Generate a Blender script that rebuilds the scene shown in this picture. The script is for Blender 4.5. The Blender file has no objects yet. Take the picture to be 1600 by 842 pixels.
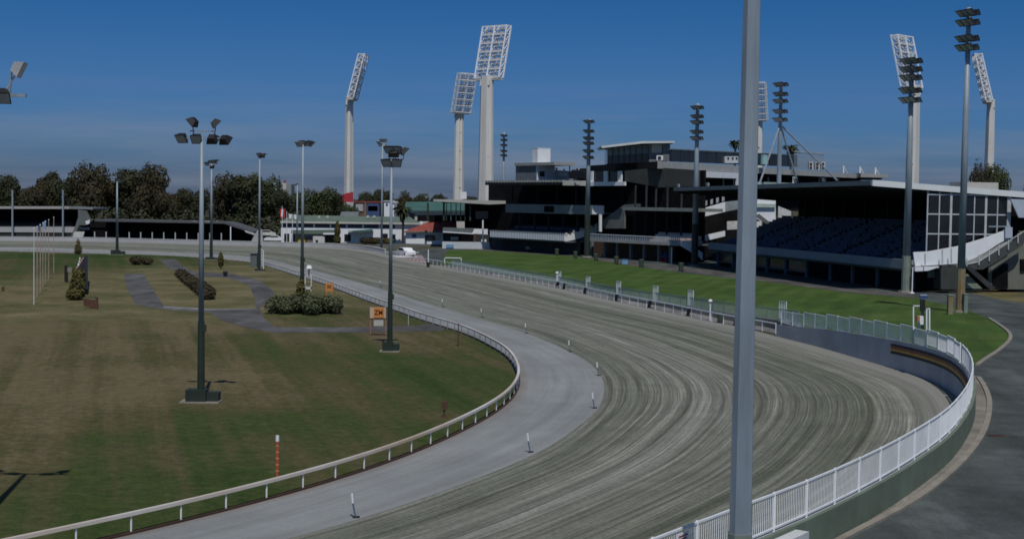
import bpy, bmesh, math, random
from mathutils import Vector, Matrix
random.seed(11)
R = math.radians
S = bpy.context.scene
COL = S.collection

# ---------------------------------------------------------------- camera
CAM_H, F, Y0, ROLL = 12.0, 2200.0, 313.0, R(0.8)
PIT = math.atan((421-Y0)/F)
UPV = Vector((0, math.sin(PIT), math.cos(PIT))); FWD = Vector((0, math.cos(PIT), -math.sin(PIT))); XV = Vector((1, 0, 0))
cx = XV*math.cos(ROLL)+UPV*math.sin(ROLL)
cy = -XV*math.sin(ROLL)+UPV*math.cos(ROLL)
cam_d = bpy.data.cameras.new('camera'); cam = bpy.data.objects.new('camera', cam_d); COL.objects.link(cam)
m3 = Matrix((cx, cy, -FWD)).transposed()
cam.matrix_world = Matrix.Translation((0, 0, CAM_H)) @ m3.to_4x4()
cam_d.sensor_width = 36; cam_d.sensor_fit = 'HORIZONTAL'; cam_d.lens = F/1600*36
cam_d.clip_start = 0.5; cam_d.clip_end = 6000
S.camera = cam

# ---------------------------------------------------------------- world, sun, exposure
SUN_EL, SUN_AZ = R(59), R(171)     # azimuth clockwise from +Y
W = bpy.data.worlds.new('World'); S.world = W; W.use_nodes = True
nt = W.node_tree; nt.nodes.clear()
o_ = nt.nodes.new('ShaderNodeOutputWorld'); bg = nt.nodes.new('ShaderNodeBackground')
sky = nt.nodes.new('ShaderNodeTexSky'); sky.sky_type = 'NISHITA'; sky.sun_disc = False
sky.sun_elevation = SUN_EL; sky.sun_rotation = SUN_AZ; sky.altitude = 0; sky.air_density = 0.75; sky.dust_density = 0.9; sky.ozone_density = 3.2
tc = nt.nodes.new('ShaderNodeTexCoord'); mp = nt.nodes.new('ShaderNodeMapping'); mp.inputs['Scale'].default_value = (1.6, 1.6, 22)
nz = nt.nodes.new('ShaderNodeTexNoise'); nz.inputs['Scale'].default_value = 2.2; nz.inputs['Detail'].default_value = 6; nz.inputs['Roughness'].default_value = 0.6
cr = nt.nodes.new('ShaderNodeValToRGB'); cr.color_ramp.elements[0].position = 0.42; cr.color_ramp.elements[1].position = 0.75
cr.color_ramp.elements[0].color = (0, 0, 0, 1); cr.color_ramp.elements[1].color = (0.6, 0.6, 0.6, 1)
sep = nt.nodes.new('ShaderNodeSeparateXYZ'); mr = nt.nodes.new('ShaderNodeMapRange')
mr.inputs[1].default_value = 0.09; mr.inputs[2].default_value = 0.02; mr.inputs[3].default_value = 0; mr.inputs[4].default_value = 1
mul = nt.nodes.new('ShaderNodeMath'); mul.operation = 'MULTIPLY'
tint = nt.nodes.new('ShaderNodeMix'); tint.data_type = 'RGBA'; tint.blend_type = 'MULTIPLY'; tint.inputs[0].default_value = 1.0
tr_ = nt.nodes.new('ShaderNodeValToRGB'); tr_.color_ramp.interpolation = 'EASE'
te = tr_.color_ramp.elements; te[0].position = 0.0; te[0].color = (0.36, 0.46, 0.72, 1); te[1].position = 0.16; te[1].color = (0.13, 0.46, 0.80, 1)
e_ = te.new(0.06); e_.color = (0.26, 0.50, 0.86, 1); e_ = te.new(0.5); e_.color = (0.46, 0.62, 0.78, 1)  # highest stop lies above the view; neutral tint added to lift the shadows
mix = nt.nodes.new('ShaderNodeMix'); mix.data_type = 'RGBA'; mix.inputs[7].default_value = (3.4, 3.8, 4.9, 1)
L = nt.links.new
L(tc.outputs['Generated'], mp.inputs[0]); L(mp.outputs[0], nz.inputs[0]); L(nz.outputs[0], cr.inputs[0])
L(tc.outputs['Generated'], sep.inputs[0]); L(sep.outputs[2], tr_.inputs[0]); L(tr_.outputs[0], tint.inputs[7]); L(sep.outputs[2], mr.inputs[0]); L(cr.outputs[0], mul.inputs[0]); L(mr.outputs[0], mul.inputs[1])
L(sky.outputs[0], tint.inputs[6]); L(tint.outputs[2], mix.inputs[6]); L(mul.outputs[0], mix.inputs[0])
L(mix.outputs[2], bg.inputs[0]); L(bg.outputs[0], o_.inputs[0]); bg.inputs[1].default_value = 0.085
sd = bpy.data.lights.new('sun', 'SUN'); sd.energy = 3.3; sd.angle = R(0.53); sd.color = (1.0, 0.965, 0.90)
sun = bpy.data.objects.new('sun', sd); COL.objects.link(sun)
sdir = Vector((math.sin(SUN_AZ)*math.cos(SUN_EL), math.cos(SUN_AZ)*math.cos(SUN_EL), math.sin(SUN_EL)))
sun.rotation_euler = sdir.to_track_quat('Z', 'Y').to_euler()
S.view_settings.view_transform = 'Standard'; S.view_settings.look = 'None'; S.view_settings.gamma = 1
S.view_settings.exposure = -0.36
S.render.engine = 'CYCLES'
try: S.cycles.filter_width = 1.7
except Exception: pass

# ---------------------------------------------------------------- pixel -> world helpers
def ray(px, py):
    u, v = px-800, 421-py
    return cx*u + cy*v + FWD*F
def G(px, py, z=0.0):
    d = ray(px, py); t = (z-CAM_H)/d.z
    return Vector((d.x*t, d.y*t, z))
def P(px, py, Y):
    d = ray(px, py); t = Y/d.y
    return Vector((d.x*t, Y, CAM_H+d.z*t))
def HT(y):                 # level of the outer ground: one metre above the track at the turn
    return max(0.0, min(1.0, (182-y)/60.0))
def GT(px, py):
    z = 0.5
    for _ in range(12):
        p = G(px, py, z); z = HT(p.y)
    return G(px, py, z)
class Frame:
    def __init__(s, O, u, n): s.O = Vector((O[0], O[1], 0)); s.u = Vector((u[0], u[1], 0)).normalized(); s.n = Vector((n[0], n[1], 0)).normalized()
    def pt(s, a, d, z): p = s.O+s.u*a+s.n*d; return Vector((p.x, p.y, z))
    def pix(s, px, py, d=0):          # hit on the plane parallel to the facade -> (a, z)
        r = ray(px, py); o = s.O+s.n*d; nn = Vector((s.u.y, -s.u.x, 0))
        t = nn.dot(o)/nn.dot(Vector((r.x, r.y, 0)))
        p = r*t; return (Vector((p.x, p.y, 0))-o).dot(s.u), CAM_H+p.z
    def pixe(s, px, py, a=0):         # hit on the end plane -> (d, z)
        r = ray(px, py); o = s.O+s.u*a; nn = Vector((s.n.y, -s.n.x, 0))
        t = nn.dot(o)/nn.dot(Vector((r.x, r.y, 0)))
        p = r*t; return (Vector((p.x, p.y, 0))-o).dot(s.n), CAM_H+p.z

# ---------------------------------------------------------------- materials
MATS = {}
def mat(name, c, rough=0.75, var=0.18, scale=1.0, metal=0.0, bump=0.0, c2=None, stretch=(1, 1, 1), spec=0.5, alpha=None):
    if name in MATS: return MATS[name]
    m = bpy.data.materials.new(name); m.use_nodes = True; n = m.node_tree; b = n.nodes['Principled BSDF']
    b.inputs['Roughness'].default_value = rough; b.inputs['Metallic'].default_value = metal
    b.inputs['Specular IOR Level'].default_value = spec
    t = n.nodes.new('ShaderNodeTexCoord'); mpn = n.nodes.new('ShaderNodeMapping'); mpn.inputs['Scale'].default_value = stretch
    x = n.nodes.new('ShaderNodeTexNoise'); x.inputs['Scale'].default_value = scale; x.inputs['Detail'].default_value = 7; x.inputs['Roughness'].default_value = 0.62
    r = n.nodes.new('ShaderNodeValToRGB'); r.color_ramp.elements[0].position = 0.3; r.color_ramp.elements[1].position = 0.7
    lo = c2 if c2 else tuple(v*(1-var) for v in c); hi = c if c2 else tuple(min(1, v*(1+var)) for v in c)
    r.color_ramp.elements[0].color = (*lo, 1); r.color_ramp.elements[1].color = (*hi, 1)
    n.links.new(t.outputs['Object'], mpn.inputs[0]); n.links.new(mpn.outputs[0], x.inputs[0]); n.links.new(x.outputs[0], r.inputs[0]); n.links.new(r.outputs[0], b.inputs['Base Color'])
    if bump:
        bp = n.nodes.new('ShaderNodeBump'); bp.inputs['Strength'].default_value = bump; bp.inputs['Distance'].default_value = 0.05
        n.links.new(x.outputs[0], bp.inputs['Height']); n.links.new(bp.outputs[0], b.inputs['Normal'])
    MATS[name] = m; return m
WHITE = mat('white_paint', (0.82, 0.84, 0.87), 0.5, 0.06, 0.8)
OLDWHITE = mat('weathered_white', (0.60, 0.60, 0.58), 0.6, 0.2, 1.5)
CREAM = mat('cream_render', (0.52, 0.50, 0.46), 0.8, 0.12, 0.6)
CONC = mat('concrete', (0.34, 0.34, 0.33), 0.85, 0.16, 0.5, bump=.2)
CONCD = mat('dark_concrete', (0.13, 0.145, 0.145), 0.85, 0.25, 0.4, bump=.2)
TOWER = mat('tower_concrete', (0.66, 0.65, 0.62), 0.85, 0.10, 0.35, stretch=(1, 1, .2))
GALV = mat('galvanised_steel', (0.27, 0.325, 0.375), 0.5, 0.26, 1.3, metal=.08, stretch=(1, 1, .15))
STEEL = mat('white_steel', (0.80, 0.83, 0.86), 0.5, 0.1, 1)
GREENP = mat('dark_green_paint', (0.020, 0.032, 0.024), 0.6, 0.25, 1)
PALEGREEN = mat('pale_green_paint', (0.20, 0.24, 0.20), 0.7, 0.2, .9)
RUSTY = mat('rust_stained_paint', (0.24, 0.25, 0.17), 0.8, 0.2, .8, c2=(0.22, 0.12, 0.045), stretch=(2, 2, .6))
BLACK = mat('black_metal', (0.016, 0.015, 0.016), 0.55, 0.3, 2)
DARK = mat('dark_interior', (0.011, 0.011, 0.012), 0.9, 0.45, .35, spec=.05)  # near-black, so the shade under the roofs is put into the colour
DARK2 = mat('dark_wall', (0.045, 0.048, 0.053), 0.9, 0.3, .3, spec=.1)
OLIVE = mat('olive_render_wall', (0.15, 0.155, 0.13), 0.85, 0.2, .4)
GLASS = mat('dark_glass', (0.014, 0.017, 0.022), 0.12, 0.35, .25, spec=.6)
LENS = mat('lamp_glass', (0.42, 0.44, 0.46), 0.15, 0.15, 3)
SEATB = mat('blue_grey_seats', (0.11, 0.15, 0.25), 0.6, 0.5, .9, c2=(.035, .04, .065))
ROOFG = mat('grey_roof_sheet', (0.20, 0.215, 0.22), 0.6, 0.15, .4)
ROOFGR = mat('green_roof_sheet', (0.12, 0.165, 0.13), 0.7, 0.2, .3)
TEAL = mat('teal_roof_sheet', (0.05, 0.125, 0.11), 0.7, 0.2, .3)
REDR = mat('red_tiles', (0.25, 0.055, 0.042), 0.8, 0.25, .9)
RED = mat('red_cloth', (0.42, 0.03, 0.04), 0.8, 0.1, 1)
BLUE = mat('blue_paint', (0.045, 0.085, 0.20), 0.6, 0.15, 1)
LBLUE = mat('light_blue_board', (0.16, 0.33, 0.55), 0.6, 0.15, 1)
PALEB = mat('pale_blue_awning', (0.42, 0.49, 0.58), 0.7, 0.1, .6)
YELL = mat('yellow_panel', (0.50, 0.36, 0.04), 0.7, 0.15, 1)
ORNG = mat('orange_board', (0.62, 0.24, 0.05), 0.6, 0.12, 2)
BROWN = mat('brown_wood', (0.10, 0.05, 0.03), 0.85, 0.3, 2)
PINK = mat('faded_pink_board', (0.38, 0.24, 0.22), 0.8, 0.2, 1)
SILV = mat('silver_lamp_housing', (0.50, 0.49, 0.47), 0.35, 0.15, 2, metal=.3)
BRICK = mat('brick_wall', (0.17, 0.08, 0.055), 0.9, 0.25, 1)
TRUNK = mat('tree_bark', (0.07, 0.05, 0.038), 0.9, 0.3, 2)

def leafmat(name, c, c2):
    m = mat(name, c, 0.7, 0, 0.35, c2=c2, spec=.25)
    return m
LEAF_D = leafmat('dark_foliage', (0.044, 0.052, 0.022), (0.028, 0.028, 0.013))
LEAF_B = leafmat('russet_foliage', (0.056, 0.045, 0.022), (0.036, 0.034, 0.015))
LEAF_G = leafmat('green_foliage', (0.060, 0.078, 0.028), (0.034, 0.040, 0.016))
LEAF_O = leafmat('oleander_foliage', (0.098, 0.112, 0.056), (0.050, 0.056, 0.026))
LEAF_Y = leafmat('yellow_green_foliage', (0.125, 0.115, 0.030), (0.065, 0.055, 0.018))
LEAF_R = leafmat('brown_green_foliage', (0.066, 0.050, 0.026), (0.040, 0.036, 0.018))

# ---------------------------------------------------------------- mesh builder
class MB:
    def __init__(s): s.v = []; s.f = []; s.uv = None
    def poly(s, pts):
        b = len(s.v); s.v += [tuple(p) for p in pts]; s.f.append(tuple(range(b, b+len(pts)))); return s
    def hexa(s, c8):                  # 4 bottom + 4 top corners, both counter-clockwise
        b = len(s.v); s.v += [tuple(p) for p in c8]
        for q in ((3, 2, 1, 0), (4, 5, 6, 7), (0, 1, 5, 4), (1, 2, 6, 5), (2, 3, 7, 6), (3, 0, 4, 7)): s.f.append(tuple(b+i for i in q))
        return s
    def box(s, c, size, rz=0):
        ca, sa = math.cos(rz), math.sin(rz); hx, hy, hz = size[0]/2, size[1]/2, size[2]/2
        pts = []
        for z in (-hz, hz):
            for x, y in ((-hx, -hy), (hx, -hy), (hx, hy), (-hx, hy)): pts.append((c[0]+x*ca-y*sa, c[1]+x*sa+y*ca, c[2]+z))
        return s.hexa(pts)
    def fbox(s, fr, a0, a1, d0, d1, z0, z1):
        p = [fr.pt(a, d, z) for z in (z0, z1) for a, d in ((a0, d0), (a0, d1), (a1, d1), (a1, d0))]
        return s.hexa(p)
    def beam(s, p, q, w, h=None, up=Vector((0, 0, 1))):
        h = h or w; p = Vector(p); q = Vector(q); d = (q-p).normalized()
        if abs(d.dot(up)) > .99: up = Vector((0, 1, 0))
        x = d.cross(up).normalized()*(w/2); y = x.cross(d).normalized()*(h/2)
        return s.hexa([p-x-y, p+x-y, p+x+y, p-x+y, q-x-y, q+x-y, q+x+y, q-x+y])
    def prism(s, poly, off):          # planar polygon extruded by a vector
        n = len(poly); b = len(s.v); off = Vector(off)
        s.v += [tuple(p) for p in poly]+[tuple(Vector(p)+off) for p in poly]
        s.f.append(tuple(range(b, b+n))); s.f.append(tuple(range(b+2*n-1, b+n-1, -1)))
        for i in range(n): j = (i+1) % n; s.f.append((b+i, b+i+n, b+j+n, b+j))
        return s
    def cone(s, p, q, r0, r1, n=10, caps=True, rot=0):
        p = Vector(p); q = Vector(q); d = (q-p).normalized(); up = Vector((0, 0, 1)) if abs(d.z) < .9 else Vector((0, 1, 0))
        x = d.cross(up).normalized(); y = d.cross(x); b = len(s.v)
        for c, r in ((p, r0), (q, r1)):
            for i in range(n): a = 2*math.pi*i/n+rot; s.v.append(tuple(c+x*math.cos(a)*r+y*math.sin(a)*r))
        for i in range(n): j = (i+1) % n; s.f.append((b+i, b+j, b+n+j, b+n+i))
        if caps: s.f.append(tuple(b+i for i in range(n))[::-1]); s.f.append(tuple(b+n+i for i in range(n)))
        return s
    def build(s, name, m, parent=None, kind=None, smooth=False, label=None, off=None):
        me = bpy.data.meshes.new(name); o0 = Vector(off) if off is not None else Vector((0, 0, 0))
        if parent is not None: o0 = Vector(parent.get('_o', (0, 0, 0)))
        me.from_pydata([(x-o0.x, y-o0.y, z-o0.z) for x, y, z in s.v], [], s.f)
        if s.uv:
            uvl = me.uv_layers.new(name='UVMap')
            for lp in me.loops: uvl.data[lp.index].uv = s.uv[lp.vertex_index]
        me.materials.append(m)
        bm = bmesh.new(); bm.from_mesh(me); bmesh.ops.recalc_face_normals(bm, faces=bm.faces); bm.to_mesh(me); bm.free()
        if smooth:
            for p in me.polygons: p.use_smooth = len(p.vertices) == 4
        o = bpy.data.objects.new(name, me); COL.objects.link(o)
        if parent is not None: o.parent = parent; o['_o'] = tuple(o0)
        elif off is not None: o.location = o0
        if kind: o['kind'] = kind
        if label: o['label'] = label
        return o
def thing(name, label, cat, loc=(0, 0, 0), group=None):
    o = bpy.data.objects.new(name, None); COL.objects.link(o); o.location = loc; o.empty_display_size = .2
    o['label'] = label; o['category'] = cat; o['_o'] = tuple(loc)
    if group: o['group'] = group
    return o
def tag(o, label, cat, group=None):
    o['label'] = label; o['category'] = cat
    if group: o['group'] = group
    return o
def copy_tree(o, parent=None):
    c = o.copy(); COL.objects.link(c)
    if parent is not None: c.parent = parent
    for ch in [k for k in o.children]: copy_tree(ch, c)
    return c
def place(o, loc, rz=0, sc=1, label=None, group=None):
    o.location = loc; o.rotation_euler = (0, 0, rz)
    o.scale = (sc, sc, sc) if not isinstance(sc, tuple) else sc
    if label: o['label'] = label
    if group: o['group'] = group
    return o
def flatpoly(name, pts, m, z, hfun=None, kind='structure', cuts=(62, 122, 182)):
    bm = bmesh.new(); vs = [bm.verts.new((p[0], p[1], 0)) for p in pts]; bm.faces.new(vs)
    bmesh.ops.triangulate(bm, faces=bm.faces[:])
    if hfun:
        for y in cuts: bmesh.ops.bisect_plane(bm, geom=bm.verts[:]+bm.edges[:]+bm.faces[:], plane_co=(0, y, 0), plane_no=(0, 1, 0))
    for v in bm.verts: v.co.z = z+(hfun(v.co.y) if hfun else 0)
    bmesh.ops.recalc_face_normals(bm, faces=bm.faces)
    for f in bm.faces:
        if f.normal.z < 0: f.normal_flip()
    me = bpy.data.meshes.new(name); bm.to_mesh(me); bm.free(); me.materials.append(m)
    o = bpy.data.objects.new(name, me); COL.objects.link(o); o['kind'] = kind; return o
def catmull(pts, step=1.0):
    out = []; n = len(pts)
    for i in range(n-1):
        p0 = pts[max(i-1, 0)]; p1 = pts[i]; p2 = pts[i+1]; p3 = pts[min(i+2, n-1)]
        k = max(2, int((p2-p1).length/step))
        for j in range(k):
            t = j/k
            out.append(0.5*((2*p1)+(p2-p0)*t+(2*p0-5*p1+4*p2-p3)*t*t+(3*p1-p0-3*p2+p3)*t**3))
    out.append(pts[-1].copy()); return out
def smoothc(pts, it=6):
    for _ in range(it):
        pts = [pts[0]]+[(pts[i-1]+pts[i]*2+pts[i+1])/4 for i in range(1, len(pts)-1)]+[pts[-1]]
    return pts
def resample(pts, step):
    out = [pts[0].copy()]; acc = 0
    for i in range(1, len(pts)):
        a, b = pts[i-1], pts[i]; l = (b-a).length
        while acc+l >= step:
            t = (step-acc)/l; a = a+(b-a)*t; out.append(a.copy()); l = (b-a).length; acc = 0
        acc += l
    return out

# ---------------------------------------------------------------- ground materials
def ground_mat(name, build):
    m = bpy.data.materials.new(name); m.use_nodes = True; n = m.node_tree; b = n.nodes['Principled BSDF']; b.inputs['Roughness'].default_value = .95
    b.inputs['Specular IOR Level'].default_value = .1
    build(n, b); MATS[name] = m; return m
def nnoise(n, vec, scale, detail=6, rough=.6, st=(1, 1, 1), rot=0):
    mpn = n.nodes.new('ShaderNodeMapping'); mpn.inputs['Scale'].default_value = st; mpn.inputs['Rotation'].default_value = (0, 0, rot)
    x = n.nodes.new('ShaderNodeTexNoise'); x.inputs['Scale'].default_value = scale; x.inputs['Detail'].default_value = detail; x.inputs['Roughness'].default_value = rough
    mpn.inputs['Rotation'].default_value = (0, 0, 0)
    if rot:
        m0 = n.nodes.new('ShaderNodeMapping'); m0.inputs['Rotation'].default_value = (0, 0, rot); n.links.new(vec, m0.inputs[0]); vec = m0.outputs[0]
    n.links.new(vec, mpn.inputs[0]); n.links.new(mpn.outputs[0], x.inputs[0]); return x.outputs[0]
def nramp(n, fac, stops):
    r = n.nodes.new('ShaderNodeValToRGB'); e = r.color_ramp.elements
    while len(e) < len(stops): e.new(0.5)
    for k, (p, c) in enumerate(stops): e[k].position = p; e[k].color = (*c, 1) if len(c) == 3 else c
    n.links.new(fac, r.inputs[0]); return r.outputs[0]
def nmix(n, fac, a, b, mode='MIX'):
    x = n.nodes.new('ShaderNodeMix'); x.data_type = 'RGBA'; x.blend_type = mode
    for s_, v in ((0, fac), (6, a), (7, b)):
        if hasattr(v, 'is_linked'): n.links.new(v, x.inputs[s_])
        elif isinstance(v, (int, float)): x.inputs[s_].default_value = v
        else: x.inputs[s_].default_value = (*v, 1)
    return x.outputs[2]
def g1(v): return (v, v, v)
def infield(n, b):
    t = n.nodes.new('ShaderNodeTexCoord').outputs['Object']
    big = nnoise(n, t, .03, 5, .6)
    stripe = nnoise(n, t, .38, 4, .6, (1, .03, 1), R(-16))       # mower stripes running away from the stand
    fine = nnoise(n, t, 2.2, 8, .75)
    sm = n.nodes.new('ShaderNodeMath'); sm.operation = 'ADD'; sm2 = n.nodes.new('ShaderNodeMath'); sm2.operation = 'MULTIPLY_ADD'
    n.links.new(big, sm2.inputs[0]); sm2.inputs[1].default_value = 1.25; sm2.inputs[2].default_value = -.42
    sm3 = n.nodes.new('ShaderNodeMath'); sm3.operation = 'MULTIPLY_ADD'; n.links.new(stripe, sm3.inputs[0]); sm3.inputs[1].default_value = .85; n.links.new(sm2.outputs[0], sm3.inputs[2])
    sm4 = n.nodes.new('ShaderNodeMath'); sm4.operation = 'MULTIPLY_ADD'; n.links.new(fine, sm4.inputs[0]); sm4.inputs[1].default_value = .5; n.links.new(sm3.outputs[0], sm4.inputs[2])
    # greener towards the turn rail (distance from the centre of the bend)
    geo = n.nodes.new('ShaderNodeNewGeometry'); vd = n.nodes.new('ShaderNodeVectorMath'); vd.operation = 'DISTANCE'; vd.inputs[1].default_value = (-85.7, 96.5, 0)
    n.links.new(geo.outputs['Position'], vd.inputs[0])
    mrn = n.nodes.new('ShaderNodeMapRange'); mrn.inputs[1].default_value = 66; mrn.inputs[2].default_value = 82; mrn.inputs[3].default_value = .06; mrn.inputs[4].default_value = -.16
    n.links.new(vd.outputs['Value'], mrn.inputs[0])
    ad = n.nodes.new('ShaderNodeMath'); ad.operation = 'ADD'; n.links.new(sm4.outputs[0], ad.inputs[0]); n.links.new(mrn.outputs[0], ad.inputs[1])
    col = nramp(n, ad.outputs[0], [(.50, (.032, .056, .013)), (.68, (.050, .068, .020)), (.84, (.084, .076, .035)), (1.02, (.132, .108, .060))])
    vs_ = n.nodes.new('ShaderNodeVectorMath'); vs_.operation = 'SUBTRACT'; n.links.new(geo.outputs['Position'], vs_.inputs[0]); vs_.inputs[1].default_value = (-41, 192, 0)
    vm_ = n.nodes.new('ShaderNodeVectorMath'); vm_.operation = 'MULTIPLY'; n.links.new(vs_.outputs[0], vm_.inputs[0]); vm_.inputs[1].default_value = (1/30, 1/62, 0)
    vl_ = n.nodes.new('ShaderNodeVectorMath'); vl_.operation = 'LENGTH'; n.links.new(vm_.outputs[0], vl_.inputs[0])
    dn = n.nodes.new('ShaderNodeMath'); dn.operation = 'MULTIPLY_ADD'; n.links.new(nnoise(n, t, .12, 6, .7), dn.inputs[0]); dn.inputs[1].default_value = 1.1; n.links.new(vl_.outputs['Value'], dn.inputs[2])
    mk_ = n.nodes.new('ShaderNodeMapRange'); mk_.inputs[1].default_value = 1.65; mk_.inputs[2].default_value = 1.35; n.links.new(dn.outputs[0], mk_.inputs[0])
    dcol = nramp(n, nnoise(n, t, .11, 8, .7), [(.3, (.06, .066, .028)), (.48, (.12, .112, .052)), (.68, (.20, .165, .10))])
    col = nmix(n, mk_.outputs[0], col, dcol)
    col = nmix(n, .5, col, nramp(n, nnoise(n, t, 9, 4, .8), [(.3, g1(.45)), (.7, g1(1.6))]), 'MULTIPLY')
    col = nmix(n, .8, col, nramp(n, nnoise(n, t, 1.1, 6, .75), [(.32, g1(.72)), (.68, g1(1.3))]), 'MULTIPLY')
    n.links.new(col, b.inputs['Base Color'])
    bp = n.nodes.new('ShaderNodeBump'); bp.inputs['Strength'].default_value = .5; bp.inputs['Distance'].default_value = .08; n.links.new(fine, bp.inputs['Height']); n.links.new(bp.outputs[0], b.inputs['Normal'])
GRASS_IN = ground_mat('dry_infield_grass', infield)
def lawn(n, b):
    t = n.nodes.new('ShaderNodeTexCoord').outputs['Object']
    a = nnoise(n, t, .09, 5, .6); s_ = nnoise(n, t, .5, 3, .5, (1, .1, 1), R(17)); fi = nnoise(n, t, 3, 7, .75)
    c = nramp(n, a, [(.3, (.045, .085, .020)), (.5, (.060, .108, .026)), (.72, (.088, .125, .036))])
    c = nmix(n, .7, c, nramp(n, s_, [(.35, g1(.72)), (.65, g1(1.2))]), 'MULTIPLY'); c = nmix(n, 1, c, nramp(n, nnoise(n, t, .35, 6, .7), [(.32, (1.25, .98, 1.1)), (.46, g1(1)), (.7, g1(.85))]), 'MULTIPLY')
    c = nmix(n, .5, c, nramp(n, fi, [(.3, g1(.55)), (.7, g1(1.4))]), 'MULTIPLY')
    n.links.new(c, b.inputs['Base Color'])
    bp = n.nodes.new('ShaderNodeBump'); bp.inputs['Strength'].default_value = .5; bp.inputs['Distance'].default_value = .06; n.links.new(fi, bp.inputs['Height']); n.links.new(bp.outputs[0], b.inputs['Normal'])
LAWN = ground_mat('green_lawn', lawn)
def dry(n, b):
    t = n.nodes.new('ShaderNodeTexCoord').outputs['Object']
    c = nramp(n, nnoise(n, t, .15, 8, .7), [(.3, (.06, .065, .028)), (.5, (.13, .115, .055)), (.7, (.20, .165, .095))])
    c = nmix(n, .6, c, nramp(n, nnoise(n, t, 4, 5, .75), [(.3, g1(.6)), (.7, g1(1.35))]), 'MULTIPLY')
    n.links.new(c, b.inputs['Base Color'])
DRY = ground_mat('dry_grass', dry)
def asph(base, name, warm=(1, 1, 1)):
    def fn(n, b):
        t = n.nodes.new('ShaderNodeTexCoord').outputs['Object']
        c = nramp(n, nnoise(n, t, .12, 7, .65), [(.3, tuple(base*.72*w for w in warm)), (.52, tuple(base*w for w in warm)), (.75, tuple(base*1.5*w for w in warm))])
        c = nmix(n, 1, c, nramp(n, nnoise(n, t, .22, 4, .55, (1.6, .5, 1)), [(.36, g1(.72)), (.50, g1(1)), (.60, g1(1.05)), (.68, g1(1.45))]), 'MULTIPLY')
        c = nmix(n, .7, c, nramp(n, nnoise(n, t, 7, 6, .8), [(.3, g1(.55)), (.7, g1(1.45))]), 'MULTIPLY')
        c = nmix(n, .8, c, nramp(n, nnoise(n, t, .6, 5, .7), [(.35, g1(.78)), (.52, g1(1)), (.72, g1(1.3))]), 'MULTIPLY')
        n.links.new(c, b.inputs['Base Color']); b.inputs['Roughness'].default_value = .9
    return ground_mat(name, fn)
ASPH = asph(.088, 'old_asphalt', (.90, 1.04, 1.02)); PATHM = asph(.105, 'grey_path', (1, 1, 1.01)); STRIPM = asph(.21, 'pale_concrete_strip', (1.08, 1.0, .9)); LPATH = asph(.20, 'pale_path', (1, 1, 1))
def lane(n, b):
    uv = n.nodes.new('ShaderNodeUVMap').outputs[0]; t = n.nodes.new('ShaderNodeTexCoord').outputs['Object']
    c = nramp(n, nnoise(n, t, .07, 6, .6), [(.3, (.225, .238, .242)), (.7, (.288, .300, .303))])
    c = nmix(n, .7, c, nramp(n, nnoise(n, t, .3, 7, .75), [(.3, g1(.86)), (.7, g1(1.12))]), 'MULTIPLY')
    c = nmix(n, 1, c, nramp(n, nnoise(n, uv, 1.0, 5, .6, (.05, 1.1, 1)), [(.3, g1(.84)), (.7, g1(1.12))]), 'MULTIPLY')
    c = nmix(n, .5, c, nramp(n, nnoise(n, t, 5, 5, .8), [(.3, g1(.80)), (.7, g1(1.18))]), 'MULTIPLY')
    sp = n.nodes.new('ShaderNodeSeparateXYZ'); n.links.new(uv, sp.inputs[0])
    ed = n.nodes.new('ShaderNodeMapRange'); ed.inputs[1].default_value = .9; ed.inputs[2].default_value = 0; n.links.new(sp.outputs[1], ed.inputs[0])
    wn = n.nodes.new('ShaderNodeMath'); wn.operation = 'MULTIPLY'; n.links.new(ed.outputs[0], wn.inputs[0]); n.links.new(nnoise(n, t, .5, 5, .7), wn.inputs[1])
    c = nmix(n, wn.outputs[0], c, (.16, .10, .07))
    n.links.new(c, b.inputs['Base Color'])
LANE = ground_mat('fine_grey_lane_surface', lane)
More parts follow.
